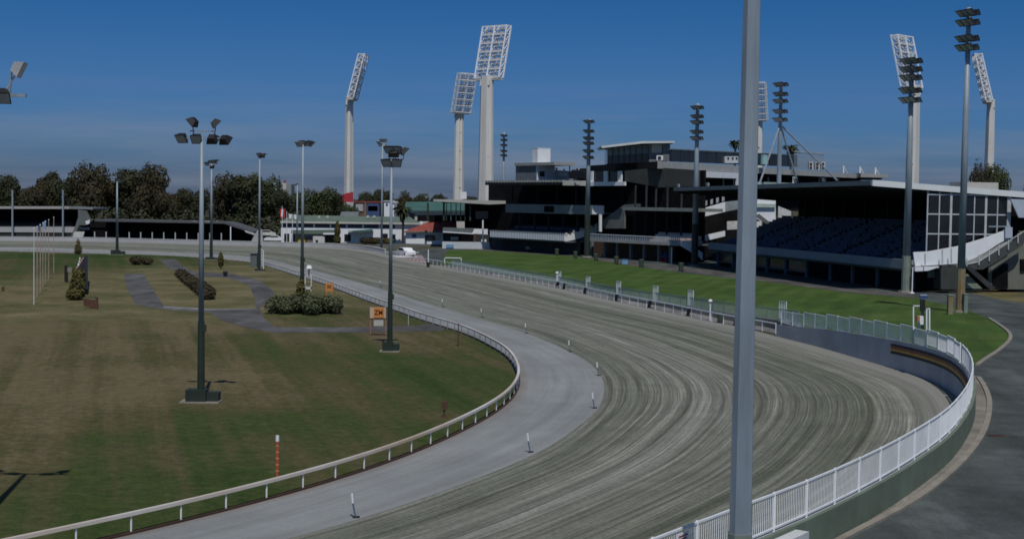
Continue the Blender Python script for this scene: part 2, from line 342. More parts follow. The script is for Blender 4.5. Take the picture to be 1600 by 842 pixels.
def sand(n, b):
    uv = n.nodes.new('ShaderNodeUVMap').outputs[0]; t = n.nodes.new('ShaderNodeTexCoord').outputs['Object']
    # wobble the across coordinate a little so rake marks wander
    sp = n.nodes.new('ShaderNodeSeparateXYZ'); n.links.new(uv, sp.inputs[0])
    wob = nnoise(n, uv, .035, 3, .5, (1, .4, 1)); wm = n.nodes.new('ShaderNodeMath'); wm.operation = 'MULTIPLY_ADD'; n.links.new(wob, wm.inputs[0]); wm.inputs[1].default_value = .9; n.links.new(sp.outputs[1], wm.inputs[2])
    cb = n.nodes.new('ShaderNodeCombineXYZ'); n.links.new(sp.outputs[0], cb.inputs[0]); n.links.new(wm.outputs[0], cb.inputs[1]); vec = cb.outputs[0]
    broad = nnoise(n, vec, .50, 4, .6, (.008, 1, 1)); mid = nnoise(n, vec, 1.9, 5, .75, (.010, 1, 1)); fin = nnoise(n, vec, 7.5, 4, .8, (.014, 1, 1)); grit = nnoise(n, t, 4.5, 7, .8)
    c = nramp(n, broad, [(.34, (.135, .145, .112)), (.48, (.178, .184, .152)), (.60, (.216, .218, .190)), (.76, (.262, .262, .236))])
    c = nmix(n, 1, c, nramp(n, mid, [(.34, g1(.70)), (.5, g1(.97)), (.66, g1(1.32))]), 'MULTIPLY')
    c = nmix(n, 1, c, nramp(n, fin, [(.32, g1(.66)), (.5, g1(.97)), (.66, g1(1.35))]), 'MULTIPLY')
    l2 = nnoise(n, vec, 11, 3, .7, (.006, 1, 1)); c = nmix(n, 1, c, nramp(n, l2, [(.34, g1(.76)), (.47, g1(.98)), (.58, g1(1.04)), (.68, g1(1.34))]), 'MULTIPLY')
    vo = n.nodes.new('ShaderNodeTexVoronoi'); vo.inputs['Scale'].default_value = 1.9; n.links.new(t, vo.inputs['Vector']); c = nmix(n, .55, c, nramp(n, vo.outputs['Distance'], [(.05, g1(.55)), (.22, g1(1.0)), (.32, g1(1.12)), (.45, g1(1))]), 'MULTIPLY')
    lines = nnoise(n, vec, 3.4, 2, .5, (.006, 1, 1)); c = nmix(n, 1, c, nramp(n, lines, [(.36, g1(.72)), (.44, g1(1)), (.58, g1(1)), (.62, g1(1.38)), (.67, g1(1.0))]), 'MULTIPLY')
    patch = nnoise(n, t, .35, 5, .7); c = nmix(n, .7, c, nramp(n, patch, [(.35, g1(.85)), (.65, g1(1.12))]), 'MULTIPLY')
    c = nmix(n, 1, c, nramp(n, grit, [(.28, g1(.66)), (.5, g1(.98)), (.72, g1(1.34))]), 'MULTIPLY')
    ed = n.nodes.new('ShaderNodeMapRange'); ed.inputs[1].default_value = 18.2; ed.inputs[2].default_value = 20.2; n.links.new(wm.outputs[0], ed.inputs[0])
    off = n.nodes.new('ShaderNodeMath'); off.operation = 'MULTIPLY'; off.inputs[1].default_value = .75; n.links.new(ed.outputs[0], off.inputs[0])
    c = nmix(n, off.outputs[0], c, (.27, .268, .25))
    n.links.new(c, b.inputs['Base Color'])
    bs = n.nodes.new('ShaderNodeMath'); bs.operation = 'MULTIPLY_ADD'; n.links.new(fin, bs.inputs[0]); bs.inputs[1].default_value = .8; n.links.new(mid, bs.inputs[2])
    bp = n.nodes.new('ShaderNodeBump'); bp.inputs['Strength'].default_value = .45; bp.inputs['Distance'].default_value = .10; n.links.new(bs.outputs[0], bp.inputs['Height']); n.links.new(bp.outputs[0], b.inputs['Normal'])
SAND = ground_mat('raked_track_sand', sand)
def far_g(n, b):
    t = n.nodes.new('ShaderNodeTexCoord').outputs['Object']
    c = nramp(n, nnoise(n, t, .01, 8, .7), [(.3, (.045, .052, .028)), (.6, (.09, .085, .055))])
    n.links.new(c, b.inputs['Base Color'])
FARG = ground_mat('far_ground', far_g)

# ---------------------------------------------------------------- the oval
C0 = Vector((-85.7, 96.5, 0))
def arc(r, degs): return [C0+Vector((math.cos(R(a))*r, math.sin(R(a))*r, 0)) for a in degs]
rail_px = [(185,838),(280,815.5),(365,794),(437,775),(502.3,756.6),(557.5,738.8),(605.7,723),(647,707),(682.5,692),(712,677.6),(737,665.5),(757.8,654),(779.7,640),(800.6,620.6),(810,600),(808,584.5),(800.6,569),(791,558),(780,550),(762.6,540.7),(740,528.5),(703.7,515),(659,501.5),(622,488),(575.8,472),(536.8,457),(499.8,442.8),(457,429.4),(421,418),(390,409.5)]
lane_px = [(300,878),(500,830),(586,804),(672,775),(758.6,742),(860,697.7),(933.6,640),(943,616.8),(945,601.6),(935.5,580.7),(916.5,563.6),(888,548.4),(850,531.3),(812,517),(774,506.6),(717,489.5),(647,468),(590,450),(533,434),(487,421.8),(449,413),(417,405)]
farin = [G(330,404), G(250,399), G(130,396), G(0,393)]
farlane = [G(350,398.5), G(250,395), G(130,391), G(0,387.5)]
backs = [Vector((-150, 285, 0)), Vector((-196, 240, 0)), Vector((-205, 180, 0))]
I0 = [Vector((-205,180,0)), Vector((-175,110,0))]+arc(86.4, (-165,-140,-115,-95,-75,-58,-45))+[G(*p) for p in rail_px]+farin+backs[:2]+[Vector((-205,180,0))]
I1 = [Vector((-212,180,0)), Vector((-181,110,0))]+arc(92, (-165,-140,-115,-95,-75,-58,-45))+[G(*p) for p in lane_px]+farlane+[Vector((-153,291,0)), Vector((-203,243,0)), Vector((-212,180,0))]
wall_px = [(1207,507),(1255,510.5),(1303,515.5),(1349,523),(1402.7,532),(1440,540),(1467,548),(1490,558),(1508,576),(1516,595),(1516,614),(1508,638.5),(1478,679),(1440,706.5),(1397,735),(1365,754),(1327,772),(1285,795),(1235,817),(1180,839)]
WZ = 2.1
wall_h = [1.0,1.4,1.75,1.95,2.15,2.2,2.25,2.3,2.3,2.25,2.2]+[2.1]*9
wall_w = [G(px, py, h_) for (px, py), h_ in zip(wall_px, wall_h)]; wall_w = [Vector((p.x, p.y, 0)) for p in wall_w]
out_px = [(1215,521),(1160,511.5),(1108,502),(1040,487),(952,469),(870,450),(780,433),(720,422),(670,413)]
O2 = [Vector((-235,180,0)), Vector((-205,95,0))]+arc(108.5, (-165,-140,-115,-95,-75,-62,-52,-44))+wall_w[::-1]+[G(*p) for p in out_px[1:]]+[Vector((-33,300,0)), G(400,384,1.2)-Vector((0,0,1.2)), G(250,380,1.2)-Vector((0,0,1.2)), G(130,377,1.2)-Vector((0,0,1.2)), G(0,376,1.2)-Vector((0,0,1.2)), Vector((-165,312,0)), Vector((-224,255,0)), Vector((-235,180,0))]
I0 = smoothc(catmull(I0, 1.0), 14); I1 = smoothc(catmull(I1, 1.0), 14); O2 = smoothc(catmull(O2, 1.0), 10)
def bank(p):                    # the far bend is banked
    t = max(0, min(1, (p.y-262)/45)); return 1.2*t*t*(3-2*t)
def hitcurve(p, n, curve):
    best = None
    for i in range(len(curve)-1):
        a, b = curve[i], curve[i+1]; e = b-a
        den = n.x*e.y-n.y*e.x
        if abs(den) < 1e-9: continue
        w = a-p; t = (w.x*e.y-w.y*e.x)/den; s_ = (w.x*n.y-w.y*n.x)/den
        if -0.001 <= s_ <= 1.001 and .5 < t < 75 and (best is None or t < best): best = t
    return best
def normals(c):
    out = []
    for i in range(len(c)):
        a = c[max(i-3, 0)]; b = c[min(i+3, len(c)-1)]; d = (b-a).normalized(); out.append(Vector((d.y, -d.x, 0)))
    return out
def strip(name, A, B, nj, m, z, width, bankA=0, bankB=0):
    A = resample(A, 1.5); N = normals(A); mb = MB(); mb.uv = []; rows = []; s_ = 0; prev = 6
    for i, p in enumerate(A):
        t = hitcurve(p, N[i], B) or prev; prev = t
        if i: s_ += (A[i]-A[i-1]).length
        for j in range(nj+1):
            q = p+N[i]*(t*j/nj); bz = bank(q)*(bankA+(bankB-bankA)*j/nj)
            mb.v.append((q.x, q.y, z+bz)); mb.uv.append((s_, width*j/nj))
    for i in range(len(A)-1):
        for j in range(nj):
            a = i*(nj+1)+j; mb.f.append((a, a+1, a+nj+2, a+nj+1))
    o = mb.build(name, m); o['kind'] = 'structure'
    for p in o.data.polygons: p.use_smooth = True
    return o
# ground sheets
gnd = MB().poly([(-4000, -400, -.02), (4000, -400, -.02), (4000, 5000, -.02), (-4000, 5000, -.02)]).build('ground', FARG, kind='structure')
inf = flatpoly('infield_grass', [(p.x, p.y) for p in resample(I0, 2.0)], GRASS_IN, 0.0)
lane_o = strip('inner_lane', I0, I1, 3, LANE, .006, 5.6, 0, .18)
track = strip('sand_track', I1, O2, 8, SAND, .012, 21.0, .18, 1)

# outer ground: road, lawn, verge
def off(curve, d): N = normals(curve); return [p+n_*d for p, n_ in zip(curve, N)]
_wa = [(math.atan2(p.y-C0.y, p.x-C0.x), h_) for p, h_ in zip(wall_w, wall_h)]
def wz(p):
    a = math.atan2(p.y-C0.y, p.x-C0.x)
    if a >= _wa[0][0]: return _wa[0][1]
    for (a0, h0), (a1, h1) in zip(_wa[:-1], _wa[1:]):
        if a1 <= a <= a0 or a0 <= a <= a1: return h0+(h1-h0)*(a-a0)/((a1-a0) or 1)
    return _wa[-1][1]
# portion of the outer line used on the right: from behind the camera to the far end of the straight
O2r = [p for p in resample(O2, 2.0) if p.x > -60]
iy = max(range(len(O2r)), key=lambda i: O2r[i].x)
near_side = [p for p in O2r if p.y < 300 and p.x > -34 and p.y > -20]
# order: start near camera side
near_side = [p for p in near_side]
road_pts = [(p.x+(0.05 if p.y < 127.5 else 2.55), p.y) for p in near_side]
road = flatpoly('asphalt_road', road_pts+[(0, 420), (420, 420), (420, -60), (near_side[0].x, -60)], ASPH, .0, HT)
# retaining edge under the lawn boundary is built with the fence
lawn_far = [GT(*p) for p in [(700,391),(740,391),(894,400.5),(1002,417.5),(1060,425.5),(1154,436),(1181,438),(1323,457),(1434,466),(1490,479),(1520,488),(1545,497),(1565,510),(1577,521),(1577,532),(1560,548),(1540,561),(1527,571)]]
lawn_near = [p for p in near_side if 112 < p.y < 262]
loff = []
for p in lawn_near:
    k = p.x+ (0.5 if p.y < 127.5 else 2.7); loff.append((k, p.y))
lawn_poly = [(p.x, p.y) for p in lawn_far]+[(x, y) for x, y in loff if y > lawn_far[-1].y-1]
lawn_o = flatpoly('lawn', lawn_poly, LAWN, .012, HT)
# concrete kerb round the lawn nose and along the road
def kerb(name, pts, w, h, m):
    pts = resample(smoothc(catmull(pts, .8), 4), 1.0); N = normals(pts); mb = MB()
    for i in range(len(pts)-1):
        a, b = pts[i], pts[i+1]; za, zb = HT(a.y), HT(b.y); na, nb = N[i]*w/2, N[i+1]*w/2
        mb.hexa([(a-na)+Vector((0,0,za-a.z)), (a+na)+Vector((0,0,za-a.z)), (b+nb)+Vector((0,0,zb-b.z)), (b-nb)+Vector((0,0,zb-b.z)),
                 (a-na)+Vector((0,0,za+h-a.z)), (a+na)+Vector((0,0,za+h-a.z)), (b+nb)+Vector((0,0,zb+h-b.z)), (b-nb)+Vector((0,0,zb+h-b.z))])
    o = mb.build(name, m); o['kind'] = 'structure'; return o
KC = mat('kerb_concrete', (0.26, 0.235, 0.20), .85, .2, .8)
kerb('lawn_kerb', [GT(*p) for p in [(1545,497.5),(1565,510.5),(1577.5,521.5),(1577.5,532.5),(1560,548.5),(1540,561.5),(1526,572)]], .3, .12, KC)
kerb_line = [GT(*p) for p in [(1240,885),(1317,842),(1375,812),(1427,784),(1470,752),(1503,722),(1530,688),(1543,658),(1546,626),(1537,602),(1527,588)]]
kerb('road_kerb', kerb_line, .28, .10, KC)
vin = [GT(*p) for p in [(1180,885),(1262,842),(1331,793.5),(1380,766),(1426.7,736),(1484,688),(1513,645),(1521,620),(1520,600),(1515,585)]]
verge = flatpoly('concrete_verge', [(p.x, p.y) for p in kerb_line]+[(p.x, p.y) for p in vin[::-1]], STRIPM, .016, HT)
flatpoly('dry_verge', [(p.x, p.y) for p in [GT(1512,457), GT(1540,463), GT(1575,470), GT(1620,477), GT(1680,486), GT(1680,452), GT(1560,452)]], DRY, .016, HT)
flatpoly('lawn_path', [(p.x, p.y) for p in [GT(740,387), GT(890,396), GT(1000,412), GT(1100,422), GT(1300,449), GT(1420,459), GT(1434,465.6), GT(1323,456.6), GT(1181,437.6), GT(1002,417), GT(894,400), GT(740,390.6)]], asph(.10, 'brown_paving', (1.05, .97, .95)), .018, HT)

# infield paths and patches
def ip(name, px, m, z): return flatpoly(name, [tuple(G(*p)[:2]) for p in px], m, z)
ip('infield_path', [(248,405),(274,405),(285,416),(300,424),(356,427),(400,436),(413,443),(430,458),(420,470),(405,482),(413,498),(430,511.5),(560,511.5),(650,509),(672,506),(696,513),(690,517),(560,519),(430,520),(390,513),(345,500),(330,489),(400,484.5),(398,465),(388,445),(355,434),(292,431),(262,418)], PATHM, .014)
ip('infield_path', [(194,428.5),(224,427),(236,448),(256,478),(330,483),(400,482.5),(400,484.6),(330,488.6),(250,483),(211,475),(198,450)], PATHM, .016)
ip('path_edging', [(256,478),(330,482.6),(402,482),(402,484),(330,485),(254,481)], LPATH, .022)
ip('bare_soil', [(150,478),(60,470),(0,478),(0,462),(60,455),(150,462)], DRY, .009)

# ---------------------------------------------------------------- inner rail
def curve_between(curve, a, b):
    ia = min(range(len(curve)), key=lambda i: (curve[i]-a).length); ib = min(range(len(curve)), key=lambda i: (curve[i]-b).length)
    return curve[min(ia, ib):max(ia, ib)+1]
I0s = [p for p in I0]
irail = curve_between(off(I0s, .05), C0+Vector((math.cos(R(-50))*86.4, math.sin(R(-50))*86.4, 0)), G(392,410))
def z3(p, z): return Vector((p.x, p.y, z))
def rail_thing(name, label, cat, pts, rh, rw, rt, post_sp, pm, rm, post_r=.045, lean=0, group=None, fine=.6, maxp=100, sharing='post'):
    th = thing(name, label, cat, z3(pts[0], 0), group)
    rp = resample(pts, fine); N = normals(rp); mb = MB()
    for i in range(len(rp)-1):
        a, b = rp[i], rp[i+1]; na, nb = N[i], N[i+1]
        za, zb = HTx(a, name)+rh, HTx(b, name)+rh
        mb.hexa([z3(a-na*rw/2, za-rt/2), z3(a+na*rw/2, za-rt/2), z3(b+nb*rw/2, zb-rt/2), z3(b-nb*rw/2, zb-rt/2), z3(a-na*rw/2, za+rt/2), z3(a+na*rw/2, za+rt/2), z3(b+nb*rw/2, zb+rt/2), z3(b-nb*rw/2, zb+rt/2)])
    mb.build('rail', rm, th)
    pp = resample(pts, post_sp)[:maxp]; proto = None
    for q in pp:
        if proto is None:
            proto = MB().cone((0, 0, 0), (0, 0, rh), post_r, post_r, 6).beam((0, 0, rh-.08), (0, 0, rh), rw*.8, .05).build('post', pm); p_ = proto
        else: p_ = proto.copy(); COL.objects.link(p_)
        p_.parent = th; p_.location = z3(q, HTx(q, name))-th.location
    return th
def HTx(p, name): return 0.0
RAILW = mat('old_rail_paint', (0.76, 0.76, 0.77), .55, 0, .10, c2=(0.50, 0.38, 0.27))
# near, wide white plastic rail; the rail narrows visually far away
rail_thing('inner_rail', 'long low white running rail curving round the inside of the track', 'rail', irail, .72, .16, .13, 2.35, WHITE, RAILW, .035)
# low kerb line at the foot of the rail
sk = resample(off(irail, .06), 1.0); mb = MB()
for i in range(len(sk)-1): mb.beam(z3(sk[i], .03), z3(sk[i+1], .03), .10, .12)
mb.build('rail_kerb', mat('dark_timber_edge', (.06, .03, .02), .9, .3, 1), kind='structure')

# ---------------------------------------------------------------- wall of the bend with balustrade
wl = smoothc(catmull([Vector((p.x, p.y, 0)) for p in wall_w[::-1]], 1.0), 10)
pre = [p for p in O2 if p.y < wl[0].y-1 and p.x > -12 and p.x < wl[0].x+6 and p.y < 60]
wl = [p for p in pre if (p-wl[0]).length > 1]+wl
wl = resample(wl, 1.0); NW = normals(wl)
wall = thing('track_wall', 'curved grey retaining wall round the bend beneath the white balustrade', 'wall', z3(wl[0], 0))
def ribbon(mb, pts, N, o0, o1, z0f, z1f):
    for i in range(len(pts)-1):
        a, b = pts[i], pts[i+1]; na, nb = N[i], N[i+1]
        mb.hexa([z3(a+na*o0, z0f(a)), z3(a+na*o1, z0f(a)), z3(b+nb*o1, z0f(b)), z3(b+nb*o0, z0f(b)), z3(a+na*o0, z1f(a)), z3(a+na*o1, z1f(a)), z3(b+nb*o1, z1f(b)), z3(b+nb*o0, z1f(b))])
    return mb
WALLIN = mat('grey_wall_render', (.40, .41, .42), .9, .2, .3, bump=.2)
WALLGR = mat('green_painted_wall', (.15, .20, .15), .9, .3, .5, c2=(.10, .125, .09))
ribbon(MB(), wl, NW, 0, .14, lambda p: -.3, lambda p: wz(p)).build('inner_face', WALLIN, wall)
ribbon(MB(), wl, NW, .142, .30, lambda p: -.3, lambda p: wz(p)-.003).build('outer_face', WALLGR, wall)
# banner stripes on the wall
bz = [(i, p) for i, p in enumerate(wl) if G(1402,532,WZ).y+1 > p.y > 80 and p.x > 25]
if bz:
    i0, i1 = bz[0][0], bz[-1][0]; bp, bn = wl[i0:i1+1], NW[i0:i1+1]
    ban = thing('striped_banner', 'long black, brown and ochre striped banner fixed along the bend wall', 'banner', z3(bp[0], 0))
    ribbon(MB(), bp, bn, -.05, -.003, lambda p: wz(p)-1.02, lambda p: wz(p)-.30).build('backing', mat('banner_black', (.02, .018, .02), .7), ban)
    ribbon(MB(), bp, bn, -.06, -.052, lambda p: wz(p)-.82, lambda p: wz(p)-.64).build('stripe', mat('banner_ochre', (.55, .30, .06), .7), ban)
    ribbon(MB(), bp, bn, -.06, -.052, lambda p: wz(p)-.62, lambda p: wz(p)-.46).build('stripe', mat('banner_brown', (.26, .10, .04), .7), ban)
# white block below the fence near the camera
sgi = [(i, p) for i, p in enumerate(wl) if p.y < G(1262,817,WZ).y and p.y > G(1262,817,WZ).y-9]
if sgi:
    q = wl[sgi[0][0]:sgi[-1][0]+1]; qn = NW[sgi[0][0]:sgi[-1][0]+1]
    b_ = ribbon(MB(), q, qn, .31, .75, lambda p: HT(p.y)-.1, lambda p: WZ-.12).build('plinth_block', mat('white_render_block', (.55, .58, .58), .8, .1, 1)); tag(b_, 'white painted block standing against the balustrade wall beside the nearest pole', 'plinth')
# balustrade
def balustrade(label, pts, z_of, h=1.15, panel=2.45, infill_m=None, stepped=False):
    th = thing('balustrade', label, 'fence', z3(pts[0], WZ)); pn = resample(pts, panel)
    rails = MB(); bal = MB(); proto = None
    for i in range(len(pn)):
        if proto is None: proto = MB().box((0, 0, h/2+.03), (.075, .075, h+.06)).build('post', STEEL); o = proto
        else: o = proto.copy(); COL.objects.link(o)
        o.parent = th; o.location = z3(pn[i], z_of(pn[i]))-th.location
        if i == len(pn)-1: break
        a, b = pn[i], pn[i+1]; za = z_of(a); zb = z_of(b)
        if stepped: za = zb = (za+zb)/2+((i % 2)*.10-.05)
        rails.beam(z3(a, za+h), z3(b, zb+h), .065, .06); rails.beam(z3(a, za+.10), z3(b, zb+.10), .05, .05)
        n = 19
        for k in range(1, n):
            c = a+(b-a)*k/n; zc = za+(zb-za)*k/n
            bal.beam(z3(c, zc+.11), z3(c, zc+h-.04), .020, .020, Vector((0, 1, 0)))
    rails.build('top_rail', STEEL, th); bal.build('baluster_infill', infill_m or STEEL, th)
    return th
bl = off(wl, .10)
ksplit = min(range(len(bl)), key=lambda i: abs(bl[i].y-88)+(0 if bl[i].x > 20 else 99))
balustrade('white steel balustrade sweeping along the near side of the bend', bl[:ksplit+1], wz)
balustrade('white stepped balustrade on top of the far part of the bend wall', bl[ksplit:], wz, stepped=True)

# ---------------------------------------------------------------- outer rail and fence on the straight
st = [G(*p) for p in [(1212,521.5)]+out_px[1:]]+[G(600,402), G(540,396)]
st = smoothc(catmull(st, 1.0), 12)
rail_thing('outer_rail', 'straight white running rail along the outside of the home straight', 'rail', st, .95, .09, .10, 2.6, STEEL, WHITE, .045)
bf = off(st, -2.4) if (off(st, -2.4)[0].x > st[0].x) else off(st, 2.4)
bf = [p for p in bf if p.y < 256]
fth = thing('boundary_fence', 'bluish wire mesh fence between the home straight rail and the green lawn', 'fence', z3(bf[0], 0))
pf = resample(bf, 3.0); proto = None; fr_ = MB(); ms = MB(); kb = MB()
for i in range(len(pf)):
    if proto is None: proto = MB().cone((0, 0, 0), (0, 0, 1.25), .035, .035, 6).build('post', GALV); o = proto
    else: o = proto.copy(); COL.objects.link(o)
    o.parent = fth; o.location = z3(pf[i], HT(pf[i].y))-fth.location
    if i == len(pf)-1: break
    a, b = pf[i], pf[i+1]; za, zb = HT(a.y), HT(b.y)
    fr_.beam(z3(a, za+1.22), z3(b, zb+1.22), .05, .05); fr_.beam(z3(a, za+.12), z3(b, zb+.12), .04, .04)
    kb.hexa([z3(a, -.1), z3(a+Vector((.3, 0, 0)), -.1), z3(b+Vector((.3, 0, 0)), -.1), z3(b, -.1), z3(a, za+.06), z3(a+Vector((.3, 0, 0)), za+.06), z3(b+Vector((.3, 0, 0)), zb+.06), z3(b, zb+.06)])
    for k in range(1, 20):
        c = a+(b-a)*k/20; zc = za+(zb-za)*k/20; ms.beam(z3(c, zc+.12), z3(c, zc+1.2), .022, .022, Vector((0, 1, 0)))
fr_.build('fence_frame', GALV, fth); ms.build('mesh_infill', mat('blue_grey_mesh', (.30, .36, .40), .6), fth); kb.build('fence_kerb', KC, fth)
flatpoly('apron', [tuple(p[:2]) for p in st if p.y < 256]+[tuple(p[:2]) for p in bf[::-1]], LPATH, .02)

# bar gates in that fence, boards leaning under the rail, lamps
gate = thing('bar_gate', 'x', 'gate')
g_ = MB()
for k in range(5): g_.beam((k*.32-.64, 0, 0), (k*.32-.64, 0, 2.0), .06, .06, Vector((0, 1, 0)))
g_.build('bars', STEEL, gate); MB().beam((-.64, 0, 1.95), (.64, 0, 1.95), .06).beam((-.64, 0, .25), (.64, 0, .25), .06).build('cross_rail', GALV, gate)
sdirv = (st[-1]-st[0]).normalized(); srz = math.atan2(sdirv.y, sdirv.x)
gl = ['farthest of the upright bar gates, beside the small round lamp', 'second farthest upright bar gate in the home straight fence', 'middle upright bar gate in the home straight fence', 'upright bar gate with yellowish end post in the home straight fence', 'upright bar gate just left of the nearer round lamp post', 'upright bar gate at the end of the wall']
for k, (px, py) in enumerate([(875,448.5),(919,455),(967,464.5),(1024,475.5),(1083,486.5),(1222,508)]):
    g0 = gate if k == 0 else copy_tree(gate)
    q = min(bf, key=lambda p: abs((p.x/p.y)*2200+800-px)); place(g0, z3(q, HT(q.y)), srz, 1, gl[k], 'bar gates along the straight fence')
brd = thing('leaning_board', 'x', 'board')
MB().prism([(-.30, -.10, 0), (.30, -.10, 0), (.30, .18, .88), (-.30, .18, .88)], (0, .05, 0)).build('panel', BLACK, brd); MB().beam((-.2, .05, .02), (-.2, .5, .02), .05).beam((.2, .05, .02), (.2, .5, .02), .05).build('foot', BLACK, brd)
bl_ = ['small black board under the rail directly below the far round lamp', 'small black board under the rail below the farthest bar gate', 'small black board left of the second bar gate', 'small black board below the middle bar gate', 'small black board left of the yellowish bar gate', 'small black board left of the nearer white lamp post', 'small black board leaning under the rail closest to the big near pole']
for k, (px, py) in enumerate([(867,450.5),(879,453),(911,460),(957,470),(1013,482),(1074,494),(1145,508)]):
    b0 = brd if k == 0 else copy_tree(brd); q = min(st, key=lambda p: abs((p.x/p.y)*2200+800-px)); q = q+Vector((.35, 0, 0))
    place(b0, z3(q, .02), srz+math.pi/2+.5, 1, bl_[k], 'small boards under the straight rail')
lamp = thing('bollard_lamp', 'x', 'lamp'); MB().cone((0, 0, 0), (0, 0, 1.9), .07, .06, 8).build('post', WHITE, lamp)
MB().cone((0, 0, 1.9), (0, 0, 2.02), .12, .22, 10).cone((0, 0, 2.02), (0, 0, 2.2), .22, .14, 10).build('lamp_head', WHITE, lamp)
for k, (px, lb) in enumerate([(866, 'far white post with round head beside the home straight rail'), (1105, 'near white post with round head beside the home straight rail')]):
    l0 = lamp if k == 0 else copy_tree(lamp); q = min(st, key=lambda p: abs((p.x/p.y)*2200+800-px)); place(l0, z3(q+Vector((.3, 0, 0)), .0), 0, 1, lb, 'round headed posts')
q = min(st, key=lambda p: abs((p.x/p.y)*2200+800-1124))
def bin_mesh(th, m): MB().cone((0, 0, 0), (0, 0, .95), .26, .32, 10).build('body', m, th); MB().cone((0, 0, .95), (0, 0, 1.05), .34, .30, 10).build('lid', m, th); MB().beam((-.15, -.3, .1), (.15, -.3, .1), .1).build('wheel', BLACK, th)
GBIN = mat('green_bin_plastic', (.05, .075, .05), .6, .2, 1)
binp = thing('rubbish_bin', 'green bin under the straight rail beside the leaning board', 'bin'); bin_mesh(binp, GBIN); place(binp, z3(q+Vector((.4, 0, 0)), 0))
bgl = ['drum', ]
bins = [((870,399.5), 'green rubbish bin farthest left on the paved edge of the lawn'), ((899,404), 'green rubbish bin second from left on the paved edge of the lawn'), ((931,408), 'green rubbish bin in front of the striped balcony right end'), ((963,413), 'green rubbish bin beside the blue crate at the lawn edge'), ((1002,418), 'green rubbish bin right of the blue crate at the lawn edge'), ((1064,424), 'green rubbish bin nearest the white stair flank')]
for (pp_, lb) in bins:
    b0 = copy_tree(binp); place(b0, GT(*pp_), random.random(), 1.45, lb, 'green bins along the lawn edge')
cr_ = thing('plastic_crate', 'light blue plastic tub standing between bins on the lawn edge', 'tub', GT(976,413)); p0 = GT(976,413)
MB().box((p0.x, p0.y, .5), (1.1, .8, .9)).build('tub', LBLUE, cr_); MB().box((p0.x, p0.y, 1.0), (1.2, .9, .1)).build('rim', BLUE, cr_)

# ---------------------------------------------------------------- track-side bits
mk = thing('marker_peg', 'x', 'marker'); MB().cone((.12, 0, 0), (0, 0, .62), .035, .035, 6).build('stem', mat('peg_blue', (.10, .16, .24), .6), mk)
MB().cone((0, 0, .60), (-.04, 0, .98), .05, .05, 6).build('tip', WHITE, mk); MB().beam((.0, 0, .03), (.28, 0, .03), .09).build('foot', BLACK, mk)
mkl = ['nearest blue and white peg on the grey lane edge, bottom centre', 'second nearest peg, on the grey lane right of the orange post', 'peg by the widest part of the grey lane, below another peg', 'peg at the outer tip of the grey lane curve', 'peg at the start of the yellowish rake line', 'tiny peg on the lane edge above the inner rail bend', 'tiny white peg beyond the inner rail sign', 'tiny white peg right of the sign pole', 'smallest and farthest tiny white peg beyond the sign pole']
for k, (px, py) in enumerate([(551,809),(825,707),(926,638),(933,587),(889,550),(821,521),(752,496),(691,480),(594,449)]):
    m0 = mk if k == 0 else copy_tree(mk); place(m0, G(px, py), .3, .95, mkl[k], 'marker pegs along the lane edge')
p0 = G(433,745); op = thing('distance_post', 'orange banded post with white top behind the near rail', 'post', p0)
MB().cone(p0, p0+Vector((0, 0, 1.55)), .075, .075, 8).build('post', mat('faded_orange', (.42, .10, .04), .7), op)
MB().cone(p0+Vector((0, 0, 1.55)), p0+Vector((0, 0, 1.8)), .08, .075, 8).build('cap', WHITE, op)
for k in range(5): MB().cone(p0+Vector((0, 0, .25+k*.27)), p0+Vector((0, 0, .31+k*.27)), .079, .079, 8).build('band', mat('pale_orange', (.55, .30, .15), .7), op)
p0 = G(694,652); bx = thing('small_stand_box', 'small rusty brown box on a short foot in the grass inside the bend', 'box', p0)
MB().box(p0+Vector((.02, 0, .68)), (.30, .22, .48)).build('box', BROWN, bx); MB().cone(p0, p0+Vector((0, 0, .45)), .06, .05, 6).build('foot', BROWN, bx); MB().box(p0+Vector((0, 0, .03)), (.34, .3, .06)).build('base', BROWN, bx)
p0 = G(716,541); th = thing('post', 'thin brown post with pale top just inside the bend of the rail', 'post', p0)
MB().cone(p0, p0+Vector((0, 0, 1.9)), .045, .045, 6).build('stem', BROWN, th); MB().cone(p0+Vector((0, 0, 1.9)), p0+Vector((0, 0, 2.1)), .08, .08, 6).build('cap', PALEB, th)
p0 = G(638,508); th = thing('post', 'thin white stake in the grass right of the orange board', 'post', p0)
MB().cone(p0, p0+Vector((0, 0, 1.1)), .03, .03, 6).build('stem', OLDWHITE, th); MB().cone(p0+Vector((0, 0, 1.1)), p0+Vector((0, 0, 1.15)), .04, .04, 6).build('cap', WHITE, th)
# boards with lettering (characters are illegible strokes in the photograph)
def letters(parent, p, w, h, m, txt, yaw=0):
    cu = bpy.data.curves.new('lettering', 'FONT'); cu.body = txt; cu.size = h*1.35; cu.extrude = .004; cu.align_x = 'CENTER'; cu.align_y = 'CENTER'; cu.offset = .012
    o = bpy.data.objects.new('lettering', cu); COL.objects.link(o); dg = bpy.context.evaluated_depsgraph_get(); dg.update()
    me = bpy.data.meshes.new_from_object(o.evaluated_get(dg)); bpy.data.objects.remove(o); me.materials.clear(); me.materials.append(m)
    xs = [v.co.x for v in me.vertices]; k = w/(max(xs)-min(xs))
    o = bpy.data.objects.new('lettering', me); COL.objects.link(o); o.parent = parent
    o.rotation_euler = (R(90), 0, yaw); o.scale = (k, 1, 1); o.location = Vector(p)-Vector(parent['_o']); return o
p0 = G(592,524); Y = p0.y; sg = thing('number_board', 'orange framed board on legs with dark lettering beside the dark green pole foot', 'sign', p0)
k = Y/2200
def sp_(px, py): return P(px, py, Y)
